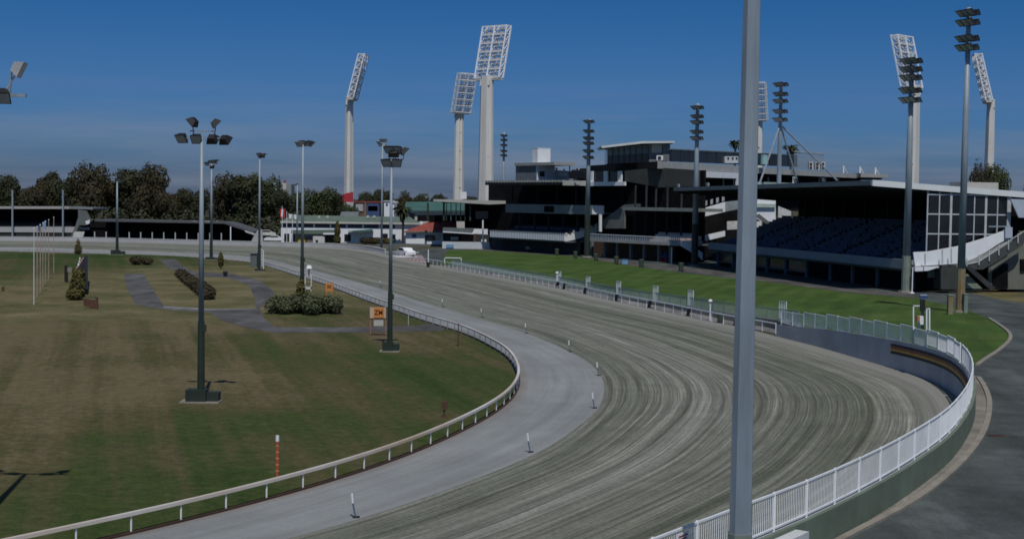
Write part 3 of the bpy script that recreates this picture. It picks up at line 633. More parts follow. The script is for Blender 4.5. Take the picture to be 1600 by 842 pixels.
def pq(mb, x0, y0, x1, y1, t=.06, Y_=None, dy=0):
    yy = Y_ or Y; a = P(x0, y1, yy); b = P(x1, y1, yy); c = P(x1, y0, yy); d = P(x0, y0, yy)
    for v in (a, b, c, d): v.y += dy
    return mb.prism([a, b, c, d], (0, t, 0))
pq(MB(), 578,480,603,497).build('board', mat('faded_board', (.55, .38, .30), .7, .15, 1), sg); pq(MB(), 584,480.5,600,496, .02, dy=-.03).build('panel', ORNG, sg)
pq(MB(), 578,497,604,499, .10, dy=-.02).build('rail', BROWN, sg); pq(MB(), 584,499.5,599,509, .05).build('lower_panel', mat('pale_panel', (.45, .46, .42), .7), sg)
for x0 in (578, 602): pq(MB(), x0, 499, x0+1.6, 524, .06).build('leg', mat('faded_red_leg', (.35, .16, .12), .7), sg)
pq(MB(), 577,523,605,525, .3).build('base_bar', BROWN, sg)
lp = P(591.8, 488.3, Y); lp.y -= .045; letters(sg, lp, 13*k, 8*k, mat('dark_brown_letter', (.06, .02, .01), .7), 'ZM')
p0 = G(514,464); Y = p0.y; sg = thing('number_board', 'small orange board with dark figures by the rail above the big bush', 'sign', p0)
k = Y/2200
pq(MB(), 509,442.5,520,455).build('board', ORNG, sg)
for x0 in (510, 518): pq(MB(), x0, 455, x0+.9, 464, .06).build('leg', ORNG, sg)
lp = P(514.5, 448, Y); lp.y -= .02; letters(sg, lp, 7*k, 5*k, mat('dark_brown_letter', (.06, .02, .01)), '50')
p0 = G(482,455); Y = p0.y; cb_ = thing('judges_post', 'small white frame with a round white head beside the rail behind the bush', 'post', p0)
pq(MB(), 476,428,477.5,455).build('upright', OLDWHITE, cb_); pq(MB(), 485.5,431,487,455).build('upright', OLDWHITE, cb_); pq(MB(), 476,429,487,431).build('crossbar', OLDWHITE, cb_); pq(MB(), 477,448,487,452).build('box', OLDWHITE, cb_)
c_ = P(483, 417, Y); MB().cone(c_-Vector((0, 0, .2)), c_+Vector((0, 0, .2)), .42, .25, 10).build('head', WHITE, cb_); MB().cone(P(482.5, 431, Y), c_, .08, .08, 6).build('stem', BLACK, cb_)
p0 = G(395,417); Y = p0.y; hut = thing('small_hut', 'grey box hut on the infield edge left of a dark green pole foot', 'hut', p0)
pq(MB(), 391,396,401,417, 2.0).build('wall', mat('grey_hut_wall', (.12, .14, .14), .8), hut); pq(MB(), 390,394.5,402,396.3, 2.4, dy=-.2).build('roof', ROOFG, hut)
p0 = G(410,420); Y = p0.y; lad = thing('ladder_stand', 'white ladder stand on the track edge right of a dark pole foot', 'ladder', p0)
pq(MB(), 407,384,408.3,420).build('stile', STEEL, lad); pq(MB(), 411,390,412.3,420).build('stile', STEEL, lad)
for j in range(7): pq(MB(), 408,390+j*4,412,391+j*4).build('rung', STEEL, lad)
# ---------------------------------------------------------------- light poles
def flood(mb_body, mb_glass, c, dirv, w=.62, h=.5, tilt=.6):
    d = Vector(dirv).normalized(); x = Vector((-d.y, d.x, 0)).normalized(); f_ = (d*math.cos(tilt)-Vector((0, 0, 1))*math.sin(tilt)).normalized(); u_ = x.cross(f_)*-1
    if u_.z < 0: u_ = -u_
    c = Vector(c); B = c-f_*.22; A = c+f_*.12
    q = lambda o, sw, sh: [o-x*sw-u_*sh, o+x*sw-u_*sh, o+x*sw+u_*sh, o-x*sw+u_*sh]
    mb_body.hexa(q(B, w*.30, h*.28)+q(A, w/2, h/2))
    g = A+f_*.012; mb_glass.hexa(q(A+f_*.002, w*.44, h*.43)+q(g, w*.44, h*.43))
def infield_pole(label, base_px, top_y, heads, arm, group, green_y=None, r=.17, lamp_s=1.0, box=(1.9, .9, .75), facing=None, top_dx=0):
    b = G(*base_px); k = b.y/2200; top = P(base_px[0], top_y, b.y).z
    th = thing('floodlight_pole', label, 'floodlight', b, group)
    gz = P(base_px[0], green_y, b.y).z if green_y else top*.36
    MB().cone(b+Vector((0, 0, 0)), b+Vector((0, 0, gz)), r*1.35, r*1.15, 10).build('pole_foot', GREENP, th)
    MB().cone(b+Vector((0, 0, gz)), b+Vector((0, 0, top)), r, r*.6, 10).build('pole', GALV, th, smooth=True)
    if box:
        MB().box(b+Vector((-box[0]*.12, 0, box[2]/2)), (box[0]*.62, box[1], box[2])).build('ballast_box', GREENP, th)
        MB().box(b+Vector((box[0]*.38, .1, box[2]*.40)), (box[0]*.36, box[1]*.8, box[2]*.8)).build('ballast_box', GREENP, th)
        MB().box(b+Vector((0, 0, .04)), (box[0]*1.2, box[1]*1.3, .08)).build('slab', KC, th)
    am = MB(); am.beam(b+Vector((-arm, 0, top)), b+Vector((arm, 0, top)), .09, .09); am.beam(b+Vector((-arm*.5, 0, top+.4)), b+Vector((arm*.5, 0, top+.4)), .07, .07); am.build('crossarm', GALV, th)
    for (hx, hz, dv, white) in heads:
        bb, gg = MB(), MB(); c = b+Vector((hx, 0, top+hz)); flood(bb, gg, c, dv, .68*lamp_s, .62*lamp_s, .75)
        bb.beam(c+Vector((0, 0, -.1)), b+Vector((hx*.9, 0, top)), .05)
        hd = bb.build('floodlight', SILV if white else BLACK, th); gg.build('lens', LENS, hd)
    # bolt ring and small cable box
    MB().box(b+Vector((r*1.3, -.1, gz*.92)), (.18, .14, .4)).build('cable_box', GREENP, th)
    return th
six = [(-1.15, .0, (-.4, -1, 0), 0), (-.28, -.03, (-.1, -1, 0), 0), (.62, -.05, (.3, 1, 0), 0), (1.35, -.08, (.5, 1, 0), 0), (-.52, .92, (-1, .3, 0), 0), (.80, .86, (1, .3, 0), 0)]
infield_pole('tall six lamp floodlight pole with dark green foot in the near infield', (314,628), 216, six, 1.35, 'infield floodlight poles', 502, .17)
infield_pole('floodlight pole with two stacked dark lamp banks beside the orange board', (609,549), 249, [(-.15, .75, (-.5, -1, 0), 0), (.35, .75, (.3, -1, 0), 0), (1.0, .65, (1, .2, 0), 0), (-.35, -.25, (-.3, -1, 0), 0), (.35, -.25, (.3, -1, 0), 0), (.15, .5, (0, 1, 0), 0)], .9, 'infield floodlight poles', 456, .16, 1.25, (1.3, .9, .75))
infield_pole('slim floodlight pole rising from behind the big bush', (472,452), 226, [(-.5, .1, (-.5, -1, 0), 1), (-.1, .2, (0, -1, 0), 0), (.7, .2, (.6, -.4, 0), 0), (1.2, .1, (1, 0, 0), 0)], 1.1, 'infield floodlight poles', 402, .22, 1.5, None)
infield_pole('slim floodlight pole beside the grey hut at the track edge', (405,424), 243, [(0, .1, (-.4, -1, 0), 0), (.7, .05, (1, 0, 0), 0), (.35, 0, (0, 1, 0), 0)], .7, 'infield floodlight poles', 382, .2, 1.4, (1.6, 1, .4))
infield_pole('teal footed floodlight pole standing behind the nearest infield pole', (330,406), 256, [(-.9, .0, (-.5, -1, 0), 0), (-.2, .35, (0, -1, 0), 0), (.4, .45, (.3, -1, 0), 0), (1.0, .5, (1, -.2, 0), 0), (.1, -.5, (0, 1, 0), 0)], 1.2, 'infield floodlight poles', 371, .24, 1.3, (2.2, 1.4, .5))
infield_pole('short floodlight pole with dark foot at the back edge of the infield', (183,398), 284, [(-.9, .1, (-.5, -1, 0), 1), (0, .2, (0, -1, 0), 0), (.9, .1, (1, 0, 0), 0)], 1.1, 'infield floodlight poles', 365, .24, 1.1, (2.6, 1.4, .9))
infield_pole('pale thin floodlight pole in front of the red roofed house', (596,400), 224, [(-.8, .2, (-.5, -1, 0), 1), (-.2, .6, (0, -1, 0), 0), (.5, .6, (.3, -1, 0), 0), (-.4, -.3, (0, -1, 0), 0), (.5, -.4, (1, -.2, 0), 1)], 1.1, 'infield floodlight poles', 392, .25, 1.3, None)
infield_pole('pole on the far side of the home straight, in front of the yellow panels', (464,392), 289, [(0, .2, (0, -1, 0), 0), (-.4, 0, (-1, 0, 0), 0)], .5, 'infield floodlight poles', 388, .22, .6, None)
# pole with its head reaching into the left of the frame
YL = 50.7; zt = 15.5; b = Vector((-19.3, YL, 0))
th = thing('floodlight_pole', 'floodlight pole at the left edge of view showing only its lamp heads', 'floodlight', b, 'infield floodlight poles')
MB().cone(b, b+Vector((0, 0, 4.4)), .23, .2, 10).build('pole_foot', GREENP, th); MB().cone(b+Vector((0, 0, 4.4)), b+Vector((0, 0, zt)), .17, .1, 10).build('pole', GALV, th)
MB().beam(b+Vector((-1.9, 0, zt)), b+Vector((1.8, 0, zt)), .12).beam(b+Vector((1.2, 0, zt)), P(18, 112, YL), .06).build('crossarm', GALV, th)
for (px, py, dv, m_) in [(30, 108, (1, .1, 0), SILV), (3, 150, (.2, -1, 0), BLACK), (-60, 150, (-.4, -1, 0), BLACK), (-95, 112, (-1, .3, 0), BLACK)]:
    bb, gg = MB(), MB(); flood(bb, gg, P(px, py, YL), dv, .62, .6, .45 if m_ is SILV else .9); bb.beam(P(px, py, YL), P(px*.6-8, 140, YL), .05)
    hd = bb.build('floodlight', m_, th); gg.build('lens', LENS, hd)

# tall stand-side poles with stacked trays
TRAY = {}
def tray(parent, c, face, n=3, s=1.0, two=True):
    bb = MB(); gg = MB(); f_ = Vector(face).normalized(); x = Vector((-f_.y, f_.x, 0))
    bb.beam(c-x*(.62*s*n/2), c+x*(.62*s*n/2), .12*s, .12*s)
    for k in range(n):
        o = c+x*((k-(n-1)/2)*.66*s)+f_*.35*s; flood(bb, gg, o, f_, .62*s, .80*s, .9)
        if two: flood(bb, gg, c+x*((k-(n-1)/2)*.66*s)-f_*.3*s, f_+x*.3, .60*s, .6*s, .8)
    hd = bb.build('lamp_tray', BLACK, parent); gg.build('lens', LENS, hd)
def tall_pole(label, bx, by, ytop, levels, r, s, foot_y=None, foot_m=None, plinth=True, face=(-.9, -.4, 0), Yd=None, top_x=None):
    b = GT(bx, by) if Yd is None else z3(P(bx, by, Yd), 0); Y = b.y
    th = thing('floodlight_mast', label, 'floodlight mast', b, 'tall floodlight masts beside the stands')
    tz = P(bx, ytop, Y).z; fz = P(bx, foot_y, Y).z if foot_y else b.z+.2
    if foot_y: MB().cone(b, z3(b, fz), r*1.15, r*1.08, 10).build('pole_foot', foot_m or PALEGREEN, th)
    MB().cone(z3(b, fz), z3(b, tz), r, r*.55, 10).build('pole', GALV, th, smooth=True)
    if plinth: MB().cone(b, b+Vector((0, 0, .25)), r*1.9, r*1.8, 8).build('base_plate', KC, th)
    for ly in levels: tray(th, z3(b, P(bx, ly, Y).z), face, 3, s)
    return th
tall_pole('mast with five dark lamp trays rising in front of the near stand', 1415, 457, 84, [95,108,121,141,156], .56, 1.55, 400, PALEGREEN)
pt_ = tall_pole('tallest right hand mast with rust stained foot on the lawn', 1500, 488, 12, [20,35,60,74], .44, 1.25, 420, RUSTY)
tall_pole('mast with six lamp trays in front of the left stand', 917, 402, 186, [190,205,216,224,236,246], .58, 1.35, 340, GREENP)
tall_pole('mast with five lamp trays in front of the middle stand', 1085, 416, 162, [168,182,191,206,216], .58, 1.35, 350, GREENP)
tall_pole('distant mast behind the left stand canopy', 786, 330, 206, [212,219,227,236,243], .5, 1.25, None, None, False, Yd=420)
# roof mast with struts
ms_ = tall_pole('mast standing on the near stand roof, held by long raking struts', 1217, 288, 126, [132,147,158,174,187], .40, 1.45, None, None, False, Yd=258)
b = Vector(ms_['_o']); ms_.location.z = P(1217, 288, 258).z; 
for o in list(ms_.children):
    if o.name.startswith('pole'): bpy.data.objects.remove(o)
    else:
        o.location.z -= ms_.location.z
zb = P(1217, 288, 258).z; ztm = P(1217, 128, 258).z; root = Vector((b.x, b.y, zb)); ms_['_o'] = tuple(root)
MB().cone(root, Vector((b.x, b.y, ztm)), .42, .3, 8).build('pole', GALV, ms_)
jn = Vector((b.x, b.y, P(1217, 195, 258).z))
for q in (P(1185, 292, 250), P(1246, 284, 262), P(1308, 282, 262)): MB().cone(jn, q, .17, .17, 6).build('strut', GALV, ms_)
# boxes at the foot of the right mast
bb_ = GT(1484, 491); o = thing('service_pillar', 'short rust stained pillar left of the tallest mast foot', 'pillar', bb_)
MB().box(bb_+Vector((0, 0, 1.0)), (.5, .5, 2.0)).build('pillar', RUSTY, o); MB().box(bb_+Vector((0, 0, 2.05)), (.6, .6, .12)).build('cap', PALEGREEN, o)
bb_ = GT(1503, 489)+Vector((.35, .4, 0)); o = thing('service_box', 'pale green box strapped behind the tallest mast foot', 'box', bb_)
MB().box(bb_+Vector((.1, 0, 1.0)), (.4, .6, 2.0)).build('box', PALEGREEN, o); MB().box(bb_+Vector((.1, 0, 2.04)), (.5, .7, .08)).build('cap', PALEGREEN, o)

# big near pole
Yn = 33.5; nb = z3(P(1156.5, 832, Yn), HT(Yn)); th = thing('floodlight_pole', 'thick grey octagonal pole in the foreground rising out of the picture', 'pole', nb)
lean = P(1174, 0, Yn)-P(1161.5, 832, Yn)
zf = P(1161, 832, Yn).z
MB().cone(nb, z3(nb, zf), .31, .305, 8, rot=R(10)).build('pole_foot', PALEGREEN, th)
MB().cone(z3(nb, zf), z3(nb, 21), .282, .19, 8, rot=R(10)).build('pole', GALV, th)
for zz in (zf+3.0, zf+10.5): MB().cone(z3(nb, zz), z3(nb, zz+.012), .283-.0087*(zz-zf), .283-.0087*(zz-zf), 8, rot=R(10)).build('joint_ring', CONCD, th)
MB().cone(z3(nb, 21), z3(nb, 21.1), .2, .15, 8).build('cap', CONCD, th)

# ---------------------------------------------------------------- stadium light towers beyond
HEAD_W, HEAD_H, HEAD_T = 10.4, 18.6, 2.6
tw = thing('stadium_light_tower', 'x', 'light tower')
LB = math.tan(R(14))
def hp(x, z, t): return Vector((x, z*LB+t, 54.8+z))       # leans towards local +Y
hexs = MB()
sh = MB()
for sx in (-1, 1):
    prof = lambda w, d: [(0*sx, -d), (sx*w*.5, -d), (sx*w, -d*.2), (sx*w, d*.5), (sx*w*.3, d), (0.0*sx, d*.55)]
    secs = []
    for z, w, d in ((0, 3.1, 2.0), (15, 2.85, 1.85), (30, 2.6, 1.7), (45, 2.4, 1.55), (55.5, 2.2, 1.4)):
        secs.append([(x+sx*.06, y, z) for x, y in prof(w, d)])
    for a, b in zip(secs[:-1], secs[1:]):
        n = len(a)
        for i in range(n): j = (i+1) % n; sh.poly([a[i], a[j], b[j], b[i]])
    sh.poly(secs[-1])
sh.build('shaft', TOWER, tw)
jr = MB()
for z in (9, 18, 27, 36, 45): jr.box((0, 0, z), (4.9-.03*z, 3.2-.02*z, .12))
jr.build('joint', mat('tower_joint', (.36, .35, .33), .9), tw)
fr2 = MB(); lm = MB()
for t in (0, HEAD_T):
    for i in range(3): fr2.beam(hp(-HEAD_W/2+i*HEAD_W/2, 0, t), hp(-HEAD_W/2+i*HEAD_W/2, HEAD_H, t), .46, .46)
    for j in range(7): fr2.beam(hp(-HEAD_W/2, j*HEAD_H/6, t), hp(HEAD_W/2, j*HEAD_H/6, t), .40, .40)
for i in range(3):
    for j in range(7): fr2.beam(hp(-HEAD_W/2+i*HEAD_W/2, j*HEAD_H/6, 0), hp(-HEAD_W/2+i*HEAD_W/2, j*HEAD_H/6, HEAD_T), .25, .25)
    for j in range(6): fr2.beam(hp(-HEAD_W/2+i*HEAD_W/2, j*HEAD_H/6, 0), hp(-HEAD_W/2+i*HEAD_W/2, (j+1)*HEAD_H/6, HEAD_T), .22, .22)
fr2.build('head_frame', WHITE, tw)
MB().prism([hp(-HEAD_W/2, -.3, 0), hp(HEAD_W/2, -.3, 0), hp(HEAD_W/2, -.3, HEAD_T), hp(-HEAD_W/2, -.3, HEAD_T)], (0, 0, -.5)).prism([(-2, -1.4, 52), (2, -1.4, 52), (2, 1.2, 52), (-2, 1.2, 52)], (0, .4, 2.3)).build('platform', TOWER, tw)
bk = MB(); LAMPG = mat('lamp_grey', (.50, .50, .51), .5, .25, 1); lp0 = None
for j in range(6):
    for i in range(2):
        for k in range(4):
            for l in range(2):
                xx = -HEAD_W/2+.75+i*HEAD_W/2+k*1.22; zz = j*HEAD_H/6+.85+l*1.25
                c = hp(xx, zz, HEAD_T*.45+(.25 if l else 0))
                if lp0 is None:
                    lp0 = MB().cone((0, 0, 0), (0, .5, -.1), .26, .48, 7).cone((0, .51, -.1), (0, .56, -.11), .44, .44, 7).build('lamp', LAMPG); lo = lp0
                else: lo = lp0.copy(); COL.objects.link(lo)
                lo.parent = tw; lo.location = c
        bk.beam(hp(-HEAD_W/2+i*HEAD_W/2, j*HEAD_H/6+.35, HEAD_T*.45), hp(i*HEAD_W/2, j*HEAD_H/6+.35, HEAD_T*.45), .35, .6)
for i in range(2): bk.beam(hp(-HEAD_W/4+i*HEAD_W/2, 0, HEAD_T*.45), hp(-HEAD_W/4+i*HEAD_W/2, HEAD_H, HEAD_T*.45), .3, .3)
bk.beam(hp(-HEAD_W/2, .35, HEAD_T*.45), hp(HEAD_W/2, .35, HEAD_T*.45), .3, .3)
bk.build('lamp_rack', LAMPG, tw)
twl = ['concrete light tower with pale lattice head, tallest in the middle of view', 'leftmost concrete light tower, its lattice head seen from the side', 'concrete light tower directly left of and behind the tallest one', 'right hand concrete light tower behind the dark mast trays', 'rightmost concrete light tower with lattice head seen from its side', 'concrete light tower hidden behind the thick foreground pole']
Cc = Vector((60, 600, 0))
for k, (px, yt) in enumerate([(762,41),(549,88),(720,118),(1421,57),(1540,88),(1178,132)]):
    yh = Y0+(px-800)*math.tan(ROLL); D = 61.4*2200/(yh-yt); ps = z3(P(px-4 if k < 3 else px+4, 300, D), 0)
    t0 = tw if k == 0 else copy_tree(tw); dv = Cc-ps; place(t0, ps, math.atan2(dv.y, dv.x)-math.pi/2, 1, twl[k], 'stadium light towers')

# ---------------------------------------------------------------- near grandstand
S1 = Frame((55.5, 195.5), (-.228, .974), (.974, .228)); LEN = 78
gs = thing('grandstand', 'near grandstand with cantilevered roof and rows of dark blue seats', 'grandstand', S1.pt(0, 0, 0))
f = lambda a0, a1, d0, d1, z0, z1: MB().fbox(S1, a0, a1, d0, d1, z0, z1)
f(0, LEN, 0, .35, 3.15, 4.45).build('front_parapet', mat('green_grey_parapet', (.28, .32, .34), .8, .12, .4), gs)
f(0, LEN, .36, 2.2, 3.0, 3.3).build('front_slab', CONCD, gs)
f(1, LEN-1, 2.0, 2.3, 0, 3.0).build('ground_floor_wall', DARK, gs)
for px in (1121,1145,1198,1227,1260,1297,1332,1371):
    a, _ = S1.pix(px, 425, 1.7); f(a-.22, a+.22, 1.55, 1.95, 0, 3.0).build('column', mat('bluish_column', (.13, .155, .175), .8), gs)
a0, _ = S1.pix(1262, 430, 1.9); a1, _ = S1.pix(1105, 410, 1.9)
wf = f(a0, a1, 1.8, 1.99, .7, .85).fbox(S1, a0, a1, 1.8, 1.99, 2.5, 2.62).build('window_frame', mat('bluish_column', (.13, .155, .175)), gs)
f(a0, a1, 1.9, 1.985, .86, 2.49).build('window_band', GLASS, gs)
tiers = MB(); seats = MB(); nT = 15
rz1 = math.atan2(S1.u.y, S1.u.x)
for k in range(nT):
    d0 = .9+k*.95; z1 = 3.35+k*.40
    tiers.fbox(S1, .3, LEN-.3, d0, d0+.95, z1-.6, z1)
for k in range(nT):
    d0 = .9+k*.95; z1 = 3.35+k*.40; a = .8+random.random()*.1
    while a < LEN-1:
        if (a % 13) > 1.2 and random.random() > .07: seats.fbox(S1, a, a+.44, d0+.45, d0+.52, z1+.25, z1+.82); seats.fbox(S1, a, a+.44, d0+.12, d0+.44, z1+.38, z1+.44)
        a += .56
tiers.build('terrace', CONCD, gs); sq = seats.build('seating', SEATB, gs); sq['kind'] = 'stuff'
zr = lambda a, d: 15.35-.055*(d+6.2)-.0068*a
def slab(m, a0, a1, d0, d1, zt, zb):
    c = []
    for zf_ in (zb, zt):
        for a, d in ((a0, d0), (a0, d1), (a1, d1), (a1, d0)): c.append(S1.pt(a, d, zr(a, d)+zf_))
    return m.hexa(c)
rf = slab(MB(), 0, 80, -6.2, 30, 0, -.30).build('roof', ROOFG, gs)
slab(MB(), -.35, -.003, -6.4, 30, .12, -.70).build('end_fascia', mat('bright_fascia', (.72, .75, .76), .5, .05, .4), gs)
slab(MB(), 0, 80, -6.5, -6.203, .05, -.62).build('front_fascia', mat('grey_fascia', (.20, .22, .24), .6, .12, .4), gs)
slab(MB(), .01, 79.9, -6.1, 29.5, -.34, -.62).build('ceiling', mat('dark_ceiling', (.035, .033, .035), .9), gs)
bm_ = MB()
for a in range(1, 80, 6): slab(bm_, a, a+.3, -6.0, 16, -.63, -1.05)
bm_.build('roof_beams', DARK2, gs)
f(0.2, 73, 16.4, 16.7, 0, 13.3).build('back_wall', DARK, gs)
for k in range(9):
    a = 5+k*8; f(a, a+.35, 15.9, 16.35, 9, 13.9).build('column', DARK2, gs)
# glazed end screen
scr = MB(); pn_ = MB()
xs = [1447,1466,1485.5,1519,1538,1555,1576]; thick = [.22,.15,.3,.2,.3,.15,.55]
ds = [S1.pixe(x, 340, 0)[0] for x in xs]
pn_cols = [S1.pixe(x, 340, 0)[0] for x in (1447,1466,1485.5,1502,1519,1537,1555,1576)]
pn_cols = [2.2+i*(ds[-1]-2.2)/7 for i in range(8)]
zbot = lambda d: 3.6+d*.40
for i, d in enumerate(pn_cols):
    w_ = .34 if i in (2, 5) else (.6 if i == 7 else .16); scr.fbox(S1, -.06, .10, d-w_/2, d+w_/2, zbot(d)-.4, zr(0, d)-.8)
for z in (zr(0, 8)-.95, 10.9, 8.15, ): scr.fbox(S1, -.05, .08, pn_cols[0], pn_cols[-1], z-.09, z+.09)
scr.build('window_frame', mat('window_frame_paint', (.50, .53, .56), .6), gs)
for i in range(7):
    d0, d1 = pn_cols[i]+.09, pn_cols[i+1]-.09; MB().prism([S1.pt(.02, d0, zbot(d0)), S1.pt(.02, d1, zbot(d1)), S1.pt(.02, d1, zr(0, d1)-.95), S1.pt(.02, d0, zr(0, d0)-.95)], S1.u*.03).build('window_pane', GLASS, gs)
def epoly(pxs, a, th_, m, name, parent, **k):
    pts = []
    for px, py in pxs:
        d, z = S1.pixe(px, py, a); pts.append(S1.pt(a, d, z))
    return MB().prism(pts, S1.u*th_).build(name, m, parent, **k)
epoly([(1427,394),(1450,393),(1495,385),(1535,373),(1573,359),(1579,371),(1560,381),(1539,395),(1515,407),(1495,412),(1430,416)], -1.6, .2, WHITE, 'ramp_balustrade', gs)
epoly([(1427,417),(1495,413.5),(1540,397),(1580,373),(1582,377),(1542,402),(1497,418),(1427,421)], -1.7, 1.5, CONC, 'ramp_slab', gs)
for px, y0_, y1_ in [(1445,396,414),(1472,390,412),(1486,388,411),(1510,404,416),(1529,398,414),(1545,390,408),(1560,382,399),(1575,375,390),(1590,365,380)]: epoly([(px,y0_),(px+1.6,y0_),(px+1.6,y1_),(px,y1_)], -2.6, .1, mat('pale_rail_post', (.45, .49, .50)), 'rail_post', gs)
epoly([(1512,414),(1530,410),(1595,369),(1604,360),(1604,372),(1597,384),(1560,407),(1536,421),(1512,421)], -2.4, .15, mat('stair_side', (.06, .065, .065), .8), 'stair_flank', gs)
epoly([(1512,413.5),(1530,409.5),(1600,362),(1600,360.5),(1530,407.5),(1512,411.5)], -2.5, .1, mat('pale_rail_post', (.45, .49, .50)), 'handrail', gs)
epoly([(1508,417),(1518,417),(1556,450),(1548,453)], -2.9, .4, DARK2, 'stair_flight', gs)
epoly([(1496,430),(1512,428),(1535,451),(1496,451)], -1.2, .2, PALEGREEN, 'stair_wall', gs)
epoly([(1470,414),(1495,414),(1496,452),(1470,452)], -2.2, 2.0, mat('dark_olive_pier', (.045, .05, .047), .85), 'pier', gs)
epoly([(1430,417),(1468,417),(1450,423),(1430,424)], -2.1, .3, WHITE, 'ramp_underside', gs)
epoly([(1450,424),(1470,416),(1470,434),(1450,434)], -.6, .2, OLIVE, 'side_wall', gs)
epoly([(1430,424),(1470,424),(1470,452),(1430,452)], .2, .3, DARK, 'doorway', gs)
epoly([(1425,414),(1430,414),(1430,452),(1425,452)], -.3, .6, DARK2, 'corner_pier', gs)
epoly([(1545,405),(1620,362),(1680,355),(1680,452),(1545,452)], -.4, .4, OLIVE, 'side_wall', gs)
epoly([(1552,425),(1570,412),(1575,412),(1575,451),(1552,451)], -.7, .25, DARK, 'doorway', gs)
epoly([(1595,405),(1612,405),(1612,423),(1595,423)], -.7, .25, DARK, 'window', gs)
epoly([(1579,303),(1700,305),(1700,365),(1579,360)], .3, .3, DARK, 'inner_wall', gs)
epoly([(1579,311),(1640,313),(1640,341),(1592,340)], -1.4, .25, PALEB, 'awning', gs)
epoly([(1545,353),(1579,353),(1579,355),(1545,355)], -1.8, .1, GALV, 'landing_rail', gs)
epoly([(1571,355),(1582,355),(1582,372),(1571,372)], -2.0, .15, PALEB, 'landing_panel', gs)
# roof boxes
rb = MB().fbox(S1, 3, 6, 9, 15, zr(3, 12)-.1, zr(3, 12)+1.15).build('roof_unit', CREAM, gs)
# roof spotlights on the front edge
for px in (1062,1108,1246,1290,1182):
    a, _ = S1.pix(px, 290, -5.5); c = S1.pt(a, -5.8, zr(a, -5.8)+.5); bb, gg = MB(), MB(); flood(bb, gg, c, (-.9, -.3, 0), .9, .7, .3); bb.beam(c, c-Vector((0, 0, .5)), .12); h_ = bb.build('spotlight', SILV if px < 1150 else BLACK, gs); gg.build('lens', LENS, h_)
pl = GT(1425, 458); o = thing('white_post', 'slim white post on the path beside the near stand corner', 'post', pl); MB().cone(pl, pl+Vector((0, 0, 3.5)), .09, .08, 8).build('stem', WHITE, o); MB().cone(pl, pl+Vector((0, 0, .12)), .35, .3, 8).build('foot', WHITE, o)
pl = GT(1583, 450); o = thing('white_post', 'short white bollard in front of the olive wall at the right edge', 'bollard', pl); MB().cone(pl, pl+Vector((0, 0, 1.5)), .2, .2, 8).build('stem', WHITE, o); MB().cone(pl+Vector((0, 0, 1.5)), pl+Vector((0, 0, 2.2)), .09, .06, 8).build('tip', WHITE, o)
pl = GT(1556, 452); o = thing('hoop_barrier', 'low pale hoop barrier near the stair foot of the near stand', 'barrier', pl)
for dx in (-.5, .5): MB().cone(pl+Vector((dx, 0, 0)), pl+Vector((dx, 0, 1.4)), .06, .06, 6).build('upright', GALV, o)
MB().beam(pl+Vector((-.5, 0, 1.35)), pl+Vector((.5, 0, 1.35)), .08).build('bar', GALV, o)

# ---------------------------------------------------------------- middle and left stands on one line
S2 = Frame((31.8, 279), (-.545, .838), (.838, .545))
def fp(px0, py0, px1, py1, d, th_, m, name, parent, **k):       # upright panel on plane d
    a0, z0 = S2.pix(px0, py1, d); a1, z1 = S2.pix(px1, py0, d); 
    return MB().fbox(S2, min(a0, a1), max(a0, a1), d, d+th_, min(z0, z1), max(z0, z1)).build(name, m, parent, **k)
def fpoly(pxs, d, th_, m, name, parent, **k):
    pts = []
    for px, py in pxs:
        a, z = S2.pix(px, py, d); pts.append(S2.pt(a, d, z))
    return MB().prism(pts, S2.n*th_).build(name, m, parent, **k)
def e2(pxs, a, th_, m, name, parent, **k):
    pts = []
    for px, py in pxs:
        d, z = S2.pixe(px, py, a); pts.append(S2.pt(a, d, z))
    return MB().prism(pts, S2.u*th_).build(name, m, parent, **k)
ls = thing('grandstand', 'left grandstand with dark flat canopy, grey-shaded middle parapet and striped balcony', 'grandstand', S2.pt(38, 0, 0))
a_r, _ = S2.pix(882, 380); a_l, _ = S2.pix(765, 370)
SHADEP = mat('shaded_parapet_front', (.22, .245, .25), .8, .12, .4)  # shade on the parapet front is put into this grey; its end stays white
STRP = mat('pale_striped_slat', (.78, .83, .88), .6, .1, 1)
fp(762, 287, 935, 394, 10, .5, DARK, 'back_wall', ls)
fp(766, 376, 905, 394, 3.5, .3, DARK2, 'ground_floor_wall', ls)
# slatted balcony front
za = S2.pix(882, 366)[1]; zb_ = S2.pix(882, 376.5)[1]; sl = MB(); n = 46
for k in range(n):
    a = a_r+(a_l-a_r)*k/n; sl.fbox(S2, a, a+(a_l-a_r)/n*.62, -.06, 0, zb_, za)
sl.build('balcony_slats', STRP, ls); MB().fbox(S2, a_r, a_l, .02, .2, zb_-.1, za-.1).build('balcony_front', mat('blue_dark_band', (.035, .055, .10), .7), ls); MB().fbox(S2, a_r, a_l, -.08, .25, za-.05, za+.12).build('balcony_rail', CONC, ls)
MB().fbox(S2, a_r, a_l, .2, 9.9, zb_-.35, zb_-.05).build('balcony_floor', CONCD, ls)
for k in range(7): MB().fbox(S2, a_r+.2, a_l, 1+k*1.2, 2.2+k*1.2, zb_, zb_+.5+k*.42).build('terrace', SEATB if k % 2 else DARK2, ls)
e2([(882,368),(905,361),(926,352),(938,349),(938,362),(925,366),(900,374),(886,377),(882,377)], a_r-.05, .2, WHITE, 'stair_parapet', ls)
for k in range(9):
    px = 884+k*6; py = 367-k*1.9; e2([(px,py-2.6),(px+2.6,py-3.4),(px+2.6,py+1),(px,py+1.5)], a_r-.12, .3, DARK2 if k % 2 else CREAM, 'seat_end', ls)

